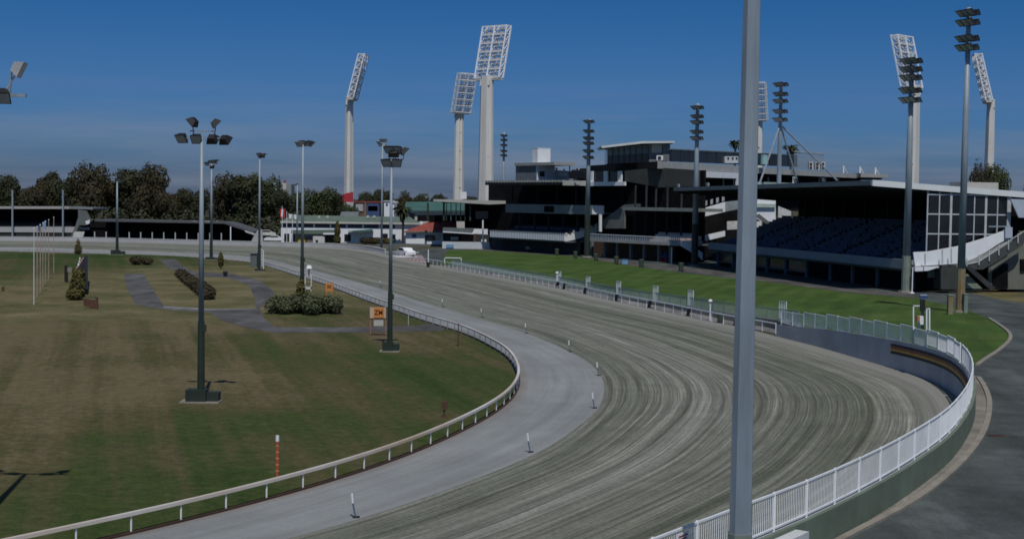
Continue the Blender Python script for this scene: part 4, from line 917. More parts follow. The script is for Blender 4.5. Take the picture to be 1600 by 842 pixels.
a_m, zm0 = S2.pix(925, 335.5, 3); _, zm1 = S2.pix(925, 321, 3); a_ml, _ = S2.pix(790, 325, 3)
MB().fbox(S2, a_m, a_ml, 3, 3.3, zm0, zm1).build('middle_parapet', SHADEP, ls)
MB().fbox(S2, a_m+.3, a_ml-.3, 3.35, 9.9, zm0+.1, zm0+.45).build('middle_floor', CONCD, ls)
pts = []
d1, _ = S2.pixe(943, 330, a_m); MB().fbox(S2, a_m-.15, a_m-.003, 3, d1, zm0+.1, zm1).build('middle_parapet_end', WHITE, ls)
e2([(937,335),(940.5,335),(940.5,362),(937,362)], a_m-.6, .35, WHITE, 'white_column', ls)
fp(850,322,865,331.5, 2.9, .08, DARK, 'opening', ls)
for px in (812,835,857,880,902): 
    a, _ = S2.pix(px, 345, 5); MB().fbox(S2, a, a+.4, 5, 5.4, zb_, zm0).build('column', DARK2, ls)
for px in (800,840,870,900,920):
    a, _ = S2.pix(px, 305, 6); MB().fbox(S2, a, a+.35, 6, 6.35, zm1-.5, S2.pix(860, 291, 6)[1]).build('column', DARK2, ls)
a_c, zt_ = S2.pix(879, 283, -1); a_cl, _ = S2.pix(758, 285, -1); _, zbb = S2.pix(879, 289, -1)
dR, _ = S2.pixe(960, 288, a_c)
MB().fbox(S2, a_c, a_cl, -1, dR, zbb, zt_).build('roof', DARK2, ls)
MB().fbox(S2, a_c-.2, a_c-.003, -1, dR, zbb-.1, zt_+.15).build('end_fascia', mat('pale_fascia', (.40, .41, .40), .7, .12, .5), ls)
rr = MB()
for k in range(26):
    a = a_c+(a_cl-a_c)*k/26; rr.fbox(S2, a, a+.7, -1.25, -.3, zt_-.25, zt_+.22)
rr.build('roof_ribs', mat('rib_metal', (.30, .31, .30), .6), ls)
# roof structures
def blockpx(x0, y0, x1, y1, d, depth, m, name, par, **k):
    a0, z0 = S2.pix(x1, y1, d); a1, z1 = S2.pix(x0, y0, d); return MB().fbox(S2, a0, a1, d, d+depth, z0, z1).build(name, m, par, **k)
cbx = thing('control_room', 'white and grey control room on the left stand roof', 'rooftop room', S2.pt(a_c, 5, zt_))
bk_ = blockpx(806,257,838,283, 4, 5, mat('grey_cladding', (.17, .19, .20), .7, .15, .8), 'wall', cbx)
blockpx(811,260,835,268, 3.93, .06, GLASS, 'window_band', cbx); blockpx(804,255,866,258, 3.6, 6, CONC, 'roof', cbx)
a0, z0 = S2.pix(838, 283, 4); a1, z1 = S2.pix(838, 258, 4); dd, _ = S2.pixe(866, 270, a0)
MB().fbox(S2, a0-.3, a0-.01, 4, dd, z0, z1).build('side_wall', WHITE, cbx)
dw0, zw0 = S2.pixe(843, 276, a0-.35); dw1, zw1 = S2.pixe(851, 268, a0-.35); MB().fbox(S2, a0-.36, a0-.303, dw0, dw1, zw0, zw1).build('window', GLASS, cbx)
tb = thing('water_tank', 'white square tank perched on the control room roof', 'tank', S2.pt(a0, 5, z1)); a2, z2 = S2.pix(840, 254, 5.0); _, z3_ = S2.pix(833, 232, 5.0); dd2, _ = S2.pixe(860, 245, a2)
MB().fbox(S2, a2, a2+2.2, 5, dd2, z2, z3_).build('tank', WHITE, tb); MB().fbox(S2, a2-.05, a2+2.25, 4.95, dd2+.05, z3_, z3_+.1).build('lid', STEEL, tb); MB().fbox(S2, a2, a2+2, 5.3, dd2-.3, z2-.35, z2-.003).build('frame', BLACK, tb)
fpoly([(866,266),(898,268),(898,284),(866,284)], 9, .3, mat('pale_rooftop_screen', (.48, .50, .50), .7, .15, 1), 'rooftop_screen', ls)
for px, py0, py1, w in [(868,262,269,2),(880,264,270,1.5),(889,258,268,1),(903,262,270,1.2),(872,270,276,14)]: fpoly([(px,py0),(px+w,py0),(px+w,py1),(px,py1)], 8.6, .2, OLDWHITE, 'rooftop_pipe', ls)
plant = thing('roof_plant', 'dark machinery unit on the left stand roof beside the mast', 'roof unit', S2.pt(a_c, 8, zt_)); blockpx(889,268,913,279, 7, 3, BLACK, 'housing', plant); blockpx(893,265.5,899,268.2, 7.5, 1, DARK2, 'fan', plant); blockpx(903,266,909,268.2, 7.5, 1, DARK2, 'fan', plant)
wn_ = thing('white_frame_screen', 'white framed glazed screen on the terrace right of the left stand roof', 'screen', S2.pt(20, 8, 18))
fpoly([(919,268),(972,268.5),(972,286),(919,288)], 6, .25, GLASS, 'pane', wn_)
for x0 in (920, 943, 965): fpoly([(x0,267.5),(x0+6,267.5),(x0+6,286),(x0,286.5)], 5.6, .3, WHITE, 'post', wn_)
fpoly([(912,284.5),(976,284),(976,290),(912,291)], 5.2, .4, WHITE, 'ledge', wn_)

# --- middle stand
mg = thing('grandstand', 'tall middle grandstand with stacked slabs, roof lounge and white stairs', 'grandstand', S2.pt(0, 0, 0))
CX, CY = P(1027, 260, 290).x, 290.0
E = Frame((CX, CY), (-.545, .838), (.55, .835))     # its flank runs back along E.n
zr1 = P(1027, 252, CY).z; zr0 = P(1027, 263.5, CY).z
A_ = Vector((CX, CY, 0)); Bq = z3(P(918, 259, 336), 0); Cq = z3(P(1346, 276, 388), 0); Dq = Bq+(Cq-A_)
zB1, zB0 = P(918, 259, 336).z, P(918, 265, 336).z; zC1, zC0 = P(1346, 272.5, 388).z, P(1346, 279, 388).z
MB().hexa([z3(A_, zr0), z3(Cq, zC0), z3(Dq, zC0), z3(Bq, zB0-1), z3(A_, zr1-.05), z3(Cq, zC1-.05), z3(Dq, zC1), z3(Bq, zB1)]).build('roof_slab', mat('dark_slab', (.04, .038, .036), .9, spec=.1), mg)
flk = (Cq-A_).normalized(); nf = Vector((flk.y, -flk.x, 0))
MB().hexa([z3(A_+nf*.05, zr0), z3(Cq+nf*.05, zC0), z3(Cq+nf*.35, zC0), z3(A_+nf*.35, zr0), z3(A_+nf*.05, zr1), z3(Cq+nf*.05, zC1), z3(Cq+nf*.35, zC1), z3(A_+nf*.35, zr1)]).build('flank_fascia', mat('pale_fascia', (.40, .41, .40)), mg)
class LineF:      # vertical plane along the flank, offset o inward
    pass
def fl(pxs, o, th_, m, name, parent=mg, **k):
    pts = []; base = A_-nf*o
    for px, py in pxs:
        r = ray(px, py); t = nf.dot(base)/nf.dot(Vector((r.x, r.y, 0))); p = r*t; pts.append(Vector((p.x, p.y, CAM_H+p.z)))
    return MB().prism(pts, -nf*th_).build(name, m, parent, **k)
fl([(1040,264),(1345,278),(1345,330),(1040,330)], 3.0, .4, DARK, 'flank_wall')
fl([(1091,267),(1151,270),(1151,279),(1091,277)], -.6, .3, WHITE, 'white_panel'); fl([(1151,270),(1158,270.5),(1158,292),(1151,292)], -.6, .3, WHITE, 'white_pier')
fl([(1180,284),(1340,290),(1340,296),(1180,294)], -.6, .3, mat('pale_green_panel', (.42, .52, .46), .7), 'green_panel'); fl([(1240,276),(1245,276),(1245,296),(1240,296)], -.9, .3, WHITE, 'white_pier')
for px in (1130,1146,1200,1280,1310): fl([(px,277),(px+1.5,277),(px+1.5,292),(px,292)], 2.6, .2, CONC, 'mullion')
# rooftop lounge and long glazed band
rl = thing('roof_lounge', 'rooftop lounge with upswept white roof and dark glass', 'rooftop room', z3(A_, zr1))
def pp(pxs, Y_, t, m, name, parent, **k): return MB().prism([P(x, y, Y_) for x, y in pxs], (0, t, 0)).build(name, m, parent, **k)
pp([(949,232),(1014,226),(1014,254),(949,256)], 302.0, 9, GLASS, 'glass_wall', rl)
pp([(949,232.5),(1014,226),(1014,240),(949,243)], 301.7, .25, mat('grey_blind', (.20, .23, .24), .7, .2, 1), 'blind', rl)
for px in (957,966,975,984,993,1003): pp([(px,229),(px+.8,229),(px+.8,254),(px,255)], 301.5, .2, BLACK, 'mullion', rl)
pp([(1014,225.5),(1036,225),(1036,253),(1014,254)], 301.0, 9, mat('grey_cladding', (.17, .19, .20)), 'side_wall', rl)
pp([(1018,226),(1034,226),(1034,239),(1018,239)], 300.8, .2, mat('cream_blind', (.42, .43, .40), .7, .1, 1), 'blind', rl)
pp([(1036,224),(1047,224),(1047,251),(1036,252)], 300.4, 12, mat('grey_cladding', (.17, .19, .20)), 'stair_core', rl)
pp([(939,228.5),(1003,220.8),(1054,220.8),(1054,223.6),(1004,224.3),(941,231.5)], 299.0, 14, mat('upswept_roof', (.62, .66, .66), .5, .06, .4), 'roof', rl)
acu = thing('air_conditioner', 'white air conditioning unit on the middle stand roof edge', 'air conditioner', P(1030, 250, 286)); pp([(1026,243),(1036,243),(1036,250.5),(1026,250.5)], 298, 1.2, WHITE, 'casing', acu); pp([(1028,244.5),(1033,244.5),(1033,249),(1028,249)], 297.9, .08, BLACK, 'fan_grille', acu)
fl([(1047,234),(1246,243),(1246,261),(1047,252.5)], .6, .2, GLASS, 'glass_screen')
for k in range(14): px = 1050+k*14; fl([(px,234.2+k*.6),(px+1,234.2+k*.6),(px+1,253+k*.6),(px,252.4+k*.6)], .5, .15, DARK2, 'mullion')
fl([(1047,232.6),(1246,242),(1246,243.4),(1047,234.2)], .45, .4, CONCD, 'screen_rail')
for i_, x0 in enumerate((1136, 1143, 1149)): 
    t0 = thing('air_conditioner', ['left unit of three white rooftop units behind the foreground pole', 'middle unit of three white rooftop units behind the foreground pole', 'right unit of three white rooftop units behind the foreground pole'][i_], 'air conditioner', P(x0, 255, 305)); fl([(x0,244.5),(x0+4.5,244.5),(x0+4.5,255),(x0,255)], .0, 1, WHITE, 'casing', t0); fl([(x0+1,246),(x0+3.5,246),(x0+3.5,249),(x0+1,249)], -.1, .08, DARK2, 'fan_grille', t0)
tk = thing('water_tank', 'pale turquoise tank on the middle stand roof right of the foreground pole', 'tank', P(1194, 257, 322)); c = P(1194, 257, 330); MB().cone(c, z3(c, P(1194, 243.5, 330).z), .95, .95, 12).build('tank', mat('turquoise_tank', (.28, .50, .50), .6), tk); MB().cone(z3(c, P(1194, 243.5, 330).z), z3(c, P(1194, 242.5, 330).z), 1.0, .6, 12).build('lid', mat('turquoise_tank', (.28, .50, .50)), tk)
sc_ = thing('mesh_screen', 'tall see-through grey screen on the middle stand roof', 'screen', P(1260, 262, 340))
mm = MB()
for k in range(34):
    x = 1241+k*1.4; mm.prism([P(x, 237.5+k*.12, 345), P(x+.55, 237.5+k*.12, 345), P(x+.55, 264, 345), P(x, 264, 345)], (0, .05, 0))
mm.build('mesh', mat('mesh_grey', (.24, .27, .30), .6), sc_); pp([(1240,236),(1289,239.5),(1289,240.8),(1240,237.3)], 344.8, .2, CONC, 'rail', sc_)
for i_, x0 in enumerate((1264, 1274, 1283)):
    t0 = thing('air_conditioner', ['left unit of three pale units before the mesh screen', 'middle unit of three pale units before the mesh screen', 'right unit of three pale units before the mesh screen'][i_], 'air conditioner', P(x0, 265, 342)); pp([(x0,253),(x0+6.5,253),(x0+6.5,266),(x0,265)], 341, 1.2, OLDWHITE, 'casing', t0); pp([(x0+1.2,254.5),(x0+5,254.5),(x0+5,258.5),(x0+1.2,258.5)], 340.9, .08, DARK2, 'fan_grille', t0); pp([(x0+1.2,260),(x0+5,260),(x0+5,264),(x0+1.2,264)], 340.9, .08, DARK2, 'fan_grille', t0)
for i_, x0 in enumerate((1317, 1343, 1367)):
    t0 = thing('roof_stanchion', ['left', 'middle', 'right'][i_]+' of three small white stanchions on the far roof edge', 'stanchion', P(x0, 272+i_*2, 385)); pp([(x0,259+i_*1.5),(x0+2,259+i_*1.5),(x0+2,273+i_),(x0,273+i_)], 385, .4, WHITE, 'post', t0); pp([(x0+2,260+i_*1.5),(x0+8,271+i_),(x0+7,271+i_),(x0+1.5,262+i_*1.5)], 385, .2, OLDWHITE, 'stay', t0)
rs = thing('link_roof', 'thin dark flat roof projecting beyond the middle stand flank', 'roof', P(1350, 276, 380)); pp([(1345,270.5),(1387,273),(1387,278),(1345,277)], 380, 14, CONC, 'slab', rs); pp([(1350,277),(1378,278.5),(1378,281),(1350,281)], 380.5, 8, DARK2, 'underside', rs)
# front of the middle stand
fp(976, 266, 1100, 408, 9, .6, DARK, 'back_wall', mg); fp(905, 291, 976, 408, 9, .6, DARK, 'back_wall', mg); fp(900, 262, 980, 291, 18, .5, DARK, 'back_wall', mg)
a0_, zq0 = S2.pix(1061, 381.5, 0); a1_, _ = S2.pix(920, 372, 0); zq1 = S2.pix(1061, 374, 0)[1]
MB().fbox(S2, a0_, a1_, 0, .4, zq0-.35, zq0+.25).build('balcony_slab', CONC, mg)
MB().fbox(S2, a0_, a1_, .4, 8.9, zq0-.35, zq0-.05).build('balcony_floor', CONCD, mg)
bs_ = MB()
for k in range(52):
    a = a0_+(a1_-a0_)*k/52; bs_.fbox(S2, a, a+.18, .05, .15, zq0+.25, zq1+.2)
bs_.build('balcony_railing', mat('railing_blue_grey', (.34, .40, .48), .6), mg)
MB().fbox(S2, a0_, a1_, .02, .2, zq1+.2, zq1+.32).build('handrail', STEEL, mg)
for px in (925,945,965,986,1007,1030,1048):
    a, _ = S2.pix(px, 395, 1.5); MB().fbox(S2, a, a+.5, 1.4, 1.9, 0, zq0-.35).build('column', mat('grey_column', (.16, .18, .19), .8), mg)
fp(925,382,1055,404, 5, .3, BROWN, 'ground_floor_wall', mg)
# tiered seats on the balcony right end, colour lightened in place of sunlight
for k in range(4): fp(1016-k*-4, 377-k*4, 1090-k*3, 380.5-k*4, 1.5+k*1.6, 1.3, mat('faded_sunlit_seat_tier', (.62, .52, .47), .7, .3, 2), 'seat_tier', mg)
zs1, zs0 = S2.pix(1087, 326, 2)[1], S2.pix(1087, 331, 2)[1]; am0, _ = S2.pix(1088, 328, 2); am1, _ = S2.pix(973, 327, 2)
MB().fbox(S2, am0, am1, 2, 8.9, zs0, zs1).build('middle_slab', mat('green_grey_slab', (.22, .25, .24), .8, .15, .5), mg)
fpoly([(940,345),(975,320),(1000,318),(1000,323),(975,326),(975,357),(943,357)], 7, .5, CONCD, 'raking_wall', mg)
fpoly([(976,267),(1027,262),(1090,266),(1090,291),(1030,293),(976,283)], 6.0, .6, mat('brown_grey_soffit', (.06, .062, .058), .9, .2, .4), 'soffit_wall', mg)
for px in (990,1007,1022,1040,1062): fp(px, 290, px+2.5, 380, 5.5, .4, DARK2, 'column', mg)
stp = lambda pxs, Y_, m, nm: pp(pxs, Y_+11, .35, m, nm, mg)
stp([(1089,328.5),(1133,315.5),(1133,331),(1100,338.5),(1091,333)], 276, WHITE, 'upper_stair_parapet')
stp([(1133,315.5),(1157,313),(1157,326),(1133,331)], 276.5, mat('stair_grey', (.26, .29, .30), .8), 'upper_landing')
stp([(1091,370),(1133,360.5),(1133,369),(1100,377),(1085,378)], 274.5, WHITE, 'lower_stair_parapet')
stp([(1136,346),(1157,345),(1157,358),(1136,359)], 277, OLDWHITE, 'landing_parapet')
stp([(1061,379.5),(1072,378),(1098,395),(1098,407),(1090,400),(1063,384)], 262.5, WHITE, 'stair_flank')
stp([(1100,332),(1165,322),(1165,412),(1100,412)], 283, DARK, 'stair_well')
stp([(1170,308),(1212,310),(1212,346),(1170,346)], 290, WHITE, 'white_wall'); stp([(1180,338),(1186,334),(1206,350),(1200,352)], 289, CONCD, 'stair_stringer')
stp([(1180,318),(1212,319),(1212,324),(1180,324)], 289.4, mat('pale_green_panel', (.42, .52, .46)), 'green_strip')
stp([(1216,322),(1236,330),(1236,340),(1216,340)], 298, OLDWHITE, 'lattice_panel')
for k in range(5): stp([(1092+k*9,317-k*2.4),(1096+k*9,315.5-k*2.4),(1096+k*9,323-k*2.4),(1092+k*9,325-k*2.4)], 278, LENS, 'seat_back')
pole_w = GT(1049, 412); o = thing('white_post', 'tall slim white post in front of the middle stand, by the red stall', 'post', pole_w); MB().cone(pole_w, pole_w+Vector((0, 0, 3.2)), .11, .11, 8).build('stem', WHITE, o); MB().cone(pole_w, pole_w+Vector((0, 0, .1)), .3, .3, 8).build('foot', WHITE, o)
pu = GT(1040, 409); o = thing('umbrella_stall', 'red stall under a small blue umbrella in front of the middle stand', 'stall', pu)
pp([(1030,401),(1045,401),(1045,408.5),(1030,408.5)], pu.y, 1.5, RED, 'counter', o); MB().cone(P(1040, 402, pu.y-.3), P(1040, 394, pu.y-.3), 1.1, .1, 8).build('umbrella', BLUE, o); MB().cone(P(1040, 408, pu.y-.3), P(1040, 396, pu.y-.3), .05, .05, 6).build('umbrella_pole', STEEL, o)

# white mushroom-like post & bench on left stand forecourt
for i_, (px, py, lb, m_) in enumerate([(779,390,'dark blue bench at the foot of the left stand, left end',BLUE),(812,392,'green bench at the foot of the left stand',GBIN),(832,394,'cream picnic table in front of the left stand slatted balcony',CREAM)]):
    q = GT(px, py); o = thing('bench', lb, 'bench', q, 'benches before the left stand'); MB().box(q+Vector((0, 0, .75)), (3.2, .7, .12)).build('seat', m_, o); MB().box(q+Vector((0, .35, 1.05)), (3.2, .1, .5)).build('backrest', m_, o)
    for dx in (-1.2, 1.2): MB().box(q+Vector((dx, 0, .35)), (.15, .6, .7)).build('leg', BLACK, o)

# lower link building left of the left stand
lk = thing('pavilion', 'open pavilion with thin pale flat roof left of the left stand', 'pavilion', z3(P(720, 388, 352), 0)); Yk = 352
pp([(677,311.5),(800,314),(800,318),(764,319.5),(677,314.5)], Yk-3, 18, mat('pale_canopy_edge', (.42, .42, .40), .7, .1, .5), 'roof', lk)
pp([(690,314.5),(800,318),(800,320),(690,317)], Yk-2.7, 16, DARK, 'ceiling', lk)
pp([(726,316),(800,319),(800,376),(726,376)], Yk+8, .5, DARK, 'back_wall', lk)
pp([(652,336),(726,336),(726,346),(652,346)], Yk+12, .5, DARK, 'rear_opening', lk)
for px in (667,692,697,704,712,719,726,733): pp([(px,317),(px+(3 if px in (667,692,733) else 1.2),317),(px+(3 if px in (667,692,733) else 1.2),345),(px,345)], Yk-1+(6 if px == 667 else 0), .5, GREENP if px != 704 else TEAL, 'column', lk)
pp([(743,330),(767,330),(767,342),(743,342)], Yk+7, .3, mat('dim_poster', (.26, .24, .24), .7, .3, 2), 'poster', lk)
pp([(741,357.5),(762,358),(762,366.5),(738,365)], Yk-5, .6, WHITE, 'parapet', lk); pp([(692,356),(741,357.5),(738,365),(692,362)], Yk-5, 5, mat('slate_roof', (.12, .14, .145), .7), 'lower_roof', lk)
pp([(692,361.5),(740,364.5),(740,366),(692,363)], Yk-5.4, .3, STEEL, 'gutter', lk)
pp([(692,364),(764,366),(764,378),(692,377.5)], Yk-2, .4, DARK2, 'front_wall', lk)
for (x0, y0_, x1, y1_, m_) in [(704,370,716,375,CREAM),(752,374,755,378,WHITE),(757,374,760,378,WHITE),(722,366,744,378,BROWN)]: pp([(x0,y0_),(x1,y0_),(x1,y1_),(x0,y1_)], Yk-2.3, .2, m_, 'window_panel', lk)
wb = thing('low_wall', 'long low white wall with a small blue sign at the far lawn end', 'wall', z3(P(728, 389, 344), 0)); pp([(691,377.5),(765,378.5),(765,390.5),(691,389)], 344, .4, mat('white_wall_shade', (.55, .58, .60), .7, .08, .5), 'wall', wb); pp([(697,382),(709,382),(709,387),(697,387)], 343.8, .1, LBLUE, 'sign', wb)
pp([(753.5,344),(755.5,344),(755.5,378),(753.5,378)], 343.5, .3, STEEL, 'post', wb)

# red roofed house
hs = thing('red_roofed_house', 'small white house with a red hipped tile roof', 'house', z3(P(660, 383, 362), 0)); Yh = 362
pp([(634,362),(690,360),(690,382),(634,380.5)], Yh, 8, WHITE, 'wall', hs)
zE = P(660, 362.5, Yh).z; zR = P(660, 342, Yh).z; xl, xr = P(630, 362, Yh).x, P(712, 362, Yh).x
MB().poly([(xl, Yh-.8, zE), (xr, Yh-.8, zE), (xr, Yh+3, zR), (P(676, 345, Yh).x, Yh+3, zR-.3)]).poly([(xl, Yh-.8, zE), (P(676, 345, Yh).x, Yh+3, zR-.3), (xl, Yh+9, zE)]).poly([(xl, Yh+9, zE), (P(676, 345, Yh).x, Yh+3, zR-.3), (xr, Yh+3, zR), (xr, Yh+9, zE)]).build('roof', REDR, hs)
pp([(630,362),(692,361),(692,363.2),(630,364)], Yh-.9, .2, CONCD, 'gutter', hs)
pp([(664,367),(680,367),(680,375.5),(664,375.5)], Yh-.2, .15, GLASS, 'window', hs); pp([(681,366),(688,366),(688,375),(681,375)], Yh-.2, .15, mat('yellow_blind', (.55, .52, .30)), 'window', hs); pp([(644,366),(650,366),(650,371),(644,371)], Yh-.2, .15, BLUE, 'window', hs)
pp([(634,380.5),(692,382),(692,388),(560,386),(560,383)], Yh-3, .3, mat('low_grey_wall', (.14, .155, .15), .85), 'garden_wall', hs)

# white two storey building
wbd = thing('white_building', 'long white two storey building with green grey roof and dark window band', 'building', z3(P(545, 384, 378), 0)); Yw = 378
pp([(439,346),(618,348),(655,349),(655,384),(439,384)], Yw, 12, WHITE, 'wall', wbd)
xa, xb = P(438, 340, Yw), P(657, 342, Yw)
MB().poly([P(438, 346.5, Yw-.6), P(657, 349, Yw-.6), P(640, 339, Yw+10), P(455, 336, Yw+10)]).build('roof', ROOFGR, wbd)
pp([(438,345.5),(657,348.5),(657,351),(438,348.3)], Yw-.8, .5, CREAM, 'eaves', wbd)
for k in range(7): x0 = 441+k*25.5; pp([(x0,349.5+k*.3),(x0+23,349.8+k*.3),(x0+23,355+k*.3),(x0,354.7+k*.3)], Yw-.12, .1, mat('dark_maroon_window', (.05, .02, .03), .4, .3, .5), 'window', wbd)
for (x0, y0_, x1, y1_) in [(444,365,452,379),(456,366,461,379),(505,366,523,381),(538,366,548,377),(566,371,593,379),(597,365,606,381),(612,366,618,378)]: pp([(x0,y0_),(x1,y0_),(x1,y1_),(x0,y1_)], Yw-.15, .1, GLASS, 'window', wbd)
pp([(455,359.5),(523,359),(523,364),(505,366),(455,365)], Yw-2.2, 2.1, ROOFGR, 'awning', wbd); pp([(505,364),(523,364),(523,366.5),(505,366.5)], Yw-2.4, .3, WHITE, 'awning_edge', wbd)
pp([(542,361),(580,358.5),(582,361),(562,363)], Yw-3, 2.8, TEAL, 'awning', wbd)
pp([(465,369),(477,369),(477,385),(465,385)], Yw-1.2, 1.1, YELL, 'yellow_panel', wbd); pp([(479,370),(489,370),(489,385),(479,385)], Yw-1.2, 1.1, mat('grey_brown_panel', (.16, .14, .14), .8), 'panel', wbd)
pp([(489,369),(507,369),(507,385),(489,385)], Yw-2, 1.9, OLDWHITE, 'kiosk', wbd); pp([(493,375),(497,375),(497,380),(493,380)], Yw-2.1, .1, BLACK, 'kiosk_window', wbd)
for x0, m_ in ((545,LEAF_R),(572,LEAF_R),(600,LEAF_Y)): pass
pp([(533,331),(560,331),(560,339),(531,339)], Yw+12, 4, mat('grey_block', (.24, .26, .27), .8), 'roof_box', wbd)
for px in (497,510,573,583): pp([(px,337),(px+3.5,337),(px+3.5,340.5),(px,340.5)], Yw+6, 1, CREAM, 'roof_vent', wbd)
# courtyard wall in front and light wall along far straight
cw = pp([(410,378),(560,384),(692,389),(692,390.5),(560,389),(410,384)], 345, .3, mat('courtyard_wall', (.20, .205, .20), .85, .2, .4), 'courtyard_wall', None); tag(cw, 'low grey wall in front of the white two storey building', 'wall')

# city blocks behind
def blk(name, label, cat, pxs, Y_, depth, m, details=(), extra=None):
    o = thing(name, label, cat, z3(P(pxs[0][0], 330, Y_), 0)); lowz = P(0, 0, Y_)
    pts = [P(x, y, Y_) for x, y in pxs]; MB().prism(pts, (0, depth, 0)).build('wall', m, o)
    for (x0, y0_, x1, y1_, mm_, nm) in details: pp([(x0, y0_), (x1, y0_), (x1, y1_), (x0, y1_)], Y_-.3, .28, mm_, nm, o)
    return o
blk('office_building', 'blue and brown building behind the white two storey building', 'building', [(555,316),(612,315.5),(612,350),(555,350)], 450, 14, BRICK, [(553,314.5,613,316.8,REDR,'roof_edge'),(556,319,567,330,LENS,'window'),(573,318,592,341,BLUE,'glazing'),(575,322,590,330,PALEB,'window'),(593,318,604,338,GLASS,'glazing'),(569,316.5,572,345,OLIVE,'pier')])
blk('white_block', 'plain white block left of the tall palm', 'building', [(600,314.5),(616,314.5),(616,350),(600,350)], 430, 10, WHITE, [(613,315,622,317,OLDWHITE,'awning'),(603,318,606,320,GLASS,'window'),(599,313.5,617,314.8,OLDWHITE,'parapet')])
o = blk('teal_roof_building', 'low cream building with a broad teal green roof behind the pavilion', 'building', [(634,331),(735,331),(735,360),(634,360)], 420, 20, CREAM, [(640,334,648,344,GLASS,'window'),(632,329.5,740,331.8,WHITE,'gutter')]); MB().prism([P(632, 330, 419), P(740, 330, 419), P(740, 316, 432), P(634, 317, 432)], (0, 0, .3)).build('roof', TEAL, o)
blk('tented_building', 'small white gabled marquee left of the red roofed house', 'marquee', [(631,368),(631,349),(636,345),(641,352),(646,345),(651,352),(656,345),(660,349),(660,368)], 385, 6, WHITE, [(631,344,656,347,CONCD,'ridge')])
blk('apartment_tower', 'distant pale apartment tower rising behind the dark trees', 'tower block', [(446,288),(455,288),(455,306),(446,306)], 900, 14, mat('grey_block', (.24, .26, .27)), [(441,286,447,306,CREAM,'light_side'),(443,282,447,286,REDR,'roof')])
blk('far_house', 'tiny pale house among the distant trees near the concrete towers', 'house', [(655,304),(668,304),(668,314),(655,314)], 720, 10, OLDWHITE, [(654,302.5,669,304.5,TEAL,'roof'),(657,306,660,309,GLASS,'window')])
wr = pp([(532,316),(551,316),(551,300),(541,302),(532,306)], 590, 2, RED, 'red_banner', None); tag(wr, 'red awning shape wrapped at the foot of the left light tower', 'banner')
wr2 = pp([(720,300),(729,300),(729,311),(720,311)], 640, 1, WHITE, 'poster_board', None); tag(wr2, 'white poster with a small red figure at a tower foot', 'poster')

# ---------------------------------------------------------------- far left stands
fs = thing('grandstand', 'far left stand with pale roof edge and white parapet', 'grandstand', z3(P(50, 376, 352), 0)); Ys = 352
pp([(-60,323),(108,323),(108,326.5),(-60,326.3)], Ys, 14, mat('pale_roof_edge', (.40, .385, .37), .7, .1, .5), 'roof', fs); pp([(108,323.8),(145,324.8),(145,327.5),(108,326.5)], Ys, 14, ROOFG, 'roof_end', fs)
pp([(-60,326),(140,327),(140,372),(-60,372)], Ys+10, .5, DARK, 'back_wall', fs)
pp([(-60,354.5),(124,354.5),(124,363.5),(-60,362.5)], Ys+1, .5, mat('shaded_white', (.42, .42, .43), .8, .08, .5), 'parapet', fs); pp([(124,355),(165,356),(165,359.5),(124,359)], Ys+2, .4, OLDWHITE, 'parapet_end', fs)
pp([(-60,363.5),(118,364),(118,374),(-60,373)], Ys+3, .4, DARK2, 'lower_wall', fs)
for k in range(6): pp([(-60,353-k*1.2),(112,353-k*1.2),(112,357),(-60,357)], Ys+2.2+k*1.0, .9, BROWN if k % 2 else DARK2, 'terrace', fs)
for px in (18, 97): pp([(px,297),(px+2.2,297),(px+2.2,372),(px,372)], Ys-.6, .4, GALV, 'mast', fs)
pp([(122,328),(134,330),(142,346),(134,352),(124,352),(112,376),(108,376),(118,352),(122,340)], Ys-1, 1.2, CONCD, 'stair_tower', fs); pp([(116,362),(132,362),(128,376),(112,376)], Ys-1.6, .5, OLDWHITE, 'stair_base', fs)  # stair tower's shade is put into its darker concrete colour
pp([(133,346),(140,343),(140,349),(135,351)], Ys-1.8, .4, WHITE, 'white_panel', fs)
ss = thing('long_shelter', 'long low dark shelter with flat roof behind the far bend', 'shelter', z3(P(260, 380, 345), 0)); Yt = 346
pp([(148,342.8),(350,347),(362,350),(396,362),(396,364.6),(360,353),(350,349.6),(148,346)], Yt-2, 12, mat('dark_roof_sheet', (.09, .095, .10), .7), 'roof', ss)
pp([(140,345),(350,349),(394,364),(394,382),(140,378)], Yt+8, .5, DARK, 'back_wall', ss)
pp([(134,372),(390,378),(390,384),(134,378)], Yt-2.5, .2, mat('shade_parapet', (.10, .12, .13), .8), 'front_panel', ss)
for k in range(12): px = 147+k*18; pp([(px,362+k*.2),(px+1.5,362+k*.2),(px+1.5,381),(px,381)], Yt-2.8, .3, mat('pale_rail_post', (.45, .49, .50)), 'post', ss)
pp([(359.5,354),(361,354),(361,381),(359.5,381)], Yt-2.8, .3, STEEL, 'post', ss)
for px, w in ((300,8),(320,9),(338,2)): pp([(px,345.5),(px+w,345.5),(px+w-1,347.8),(px+1,347.8)], Yt, 2, CREAM, 'roof_vent', ss)
gw = thing('starters_ramp', 'white flared ramp wall at the right end of the long shelter', 'wall', z3(P(395, 384, 335), 0)); pp([(384,386),(392,378),(402,360),(409,358),(412,388)], 338, .6, mat('shaded_white', (.42, .42, .43)), 'flank', gw); pp([(382,360),(398,365),(398,367.5),(384,363)], 340, .4, OLDWHITE, 'coping', gw)
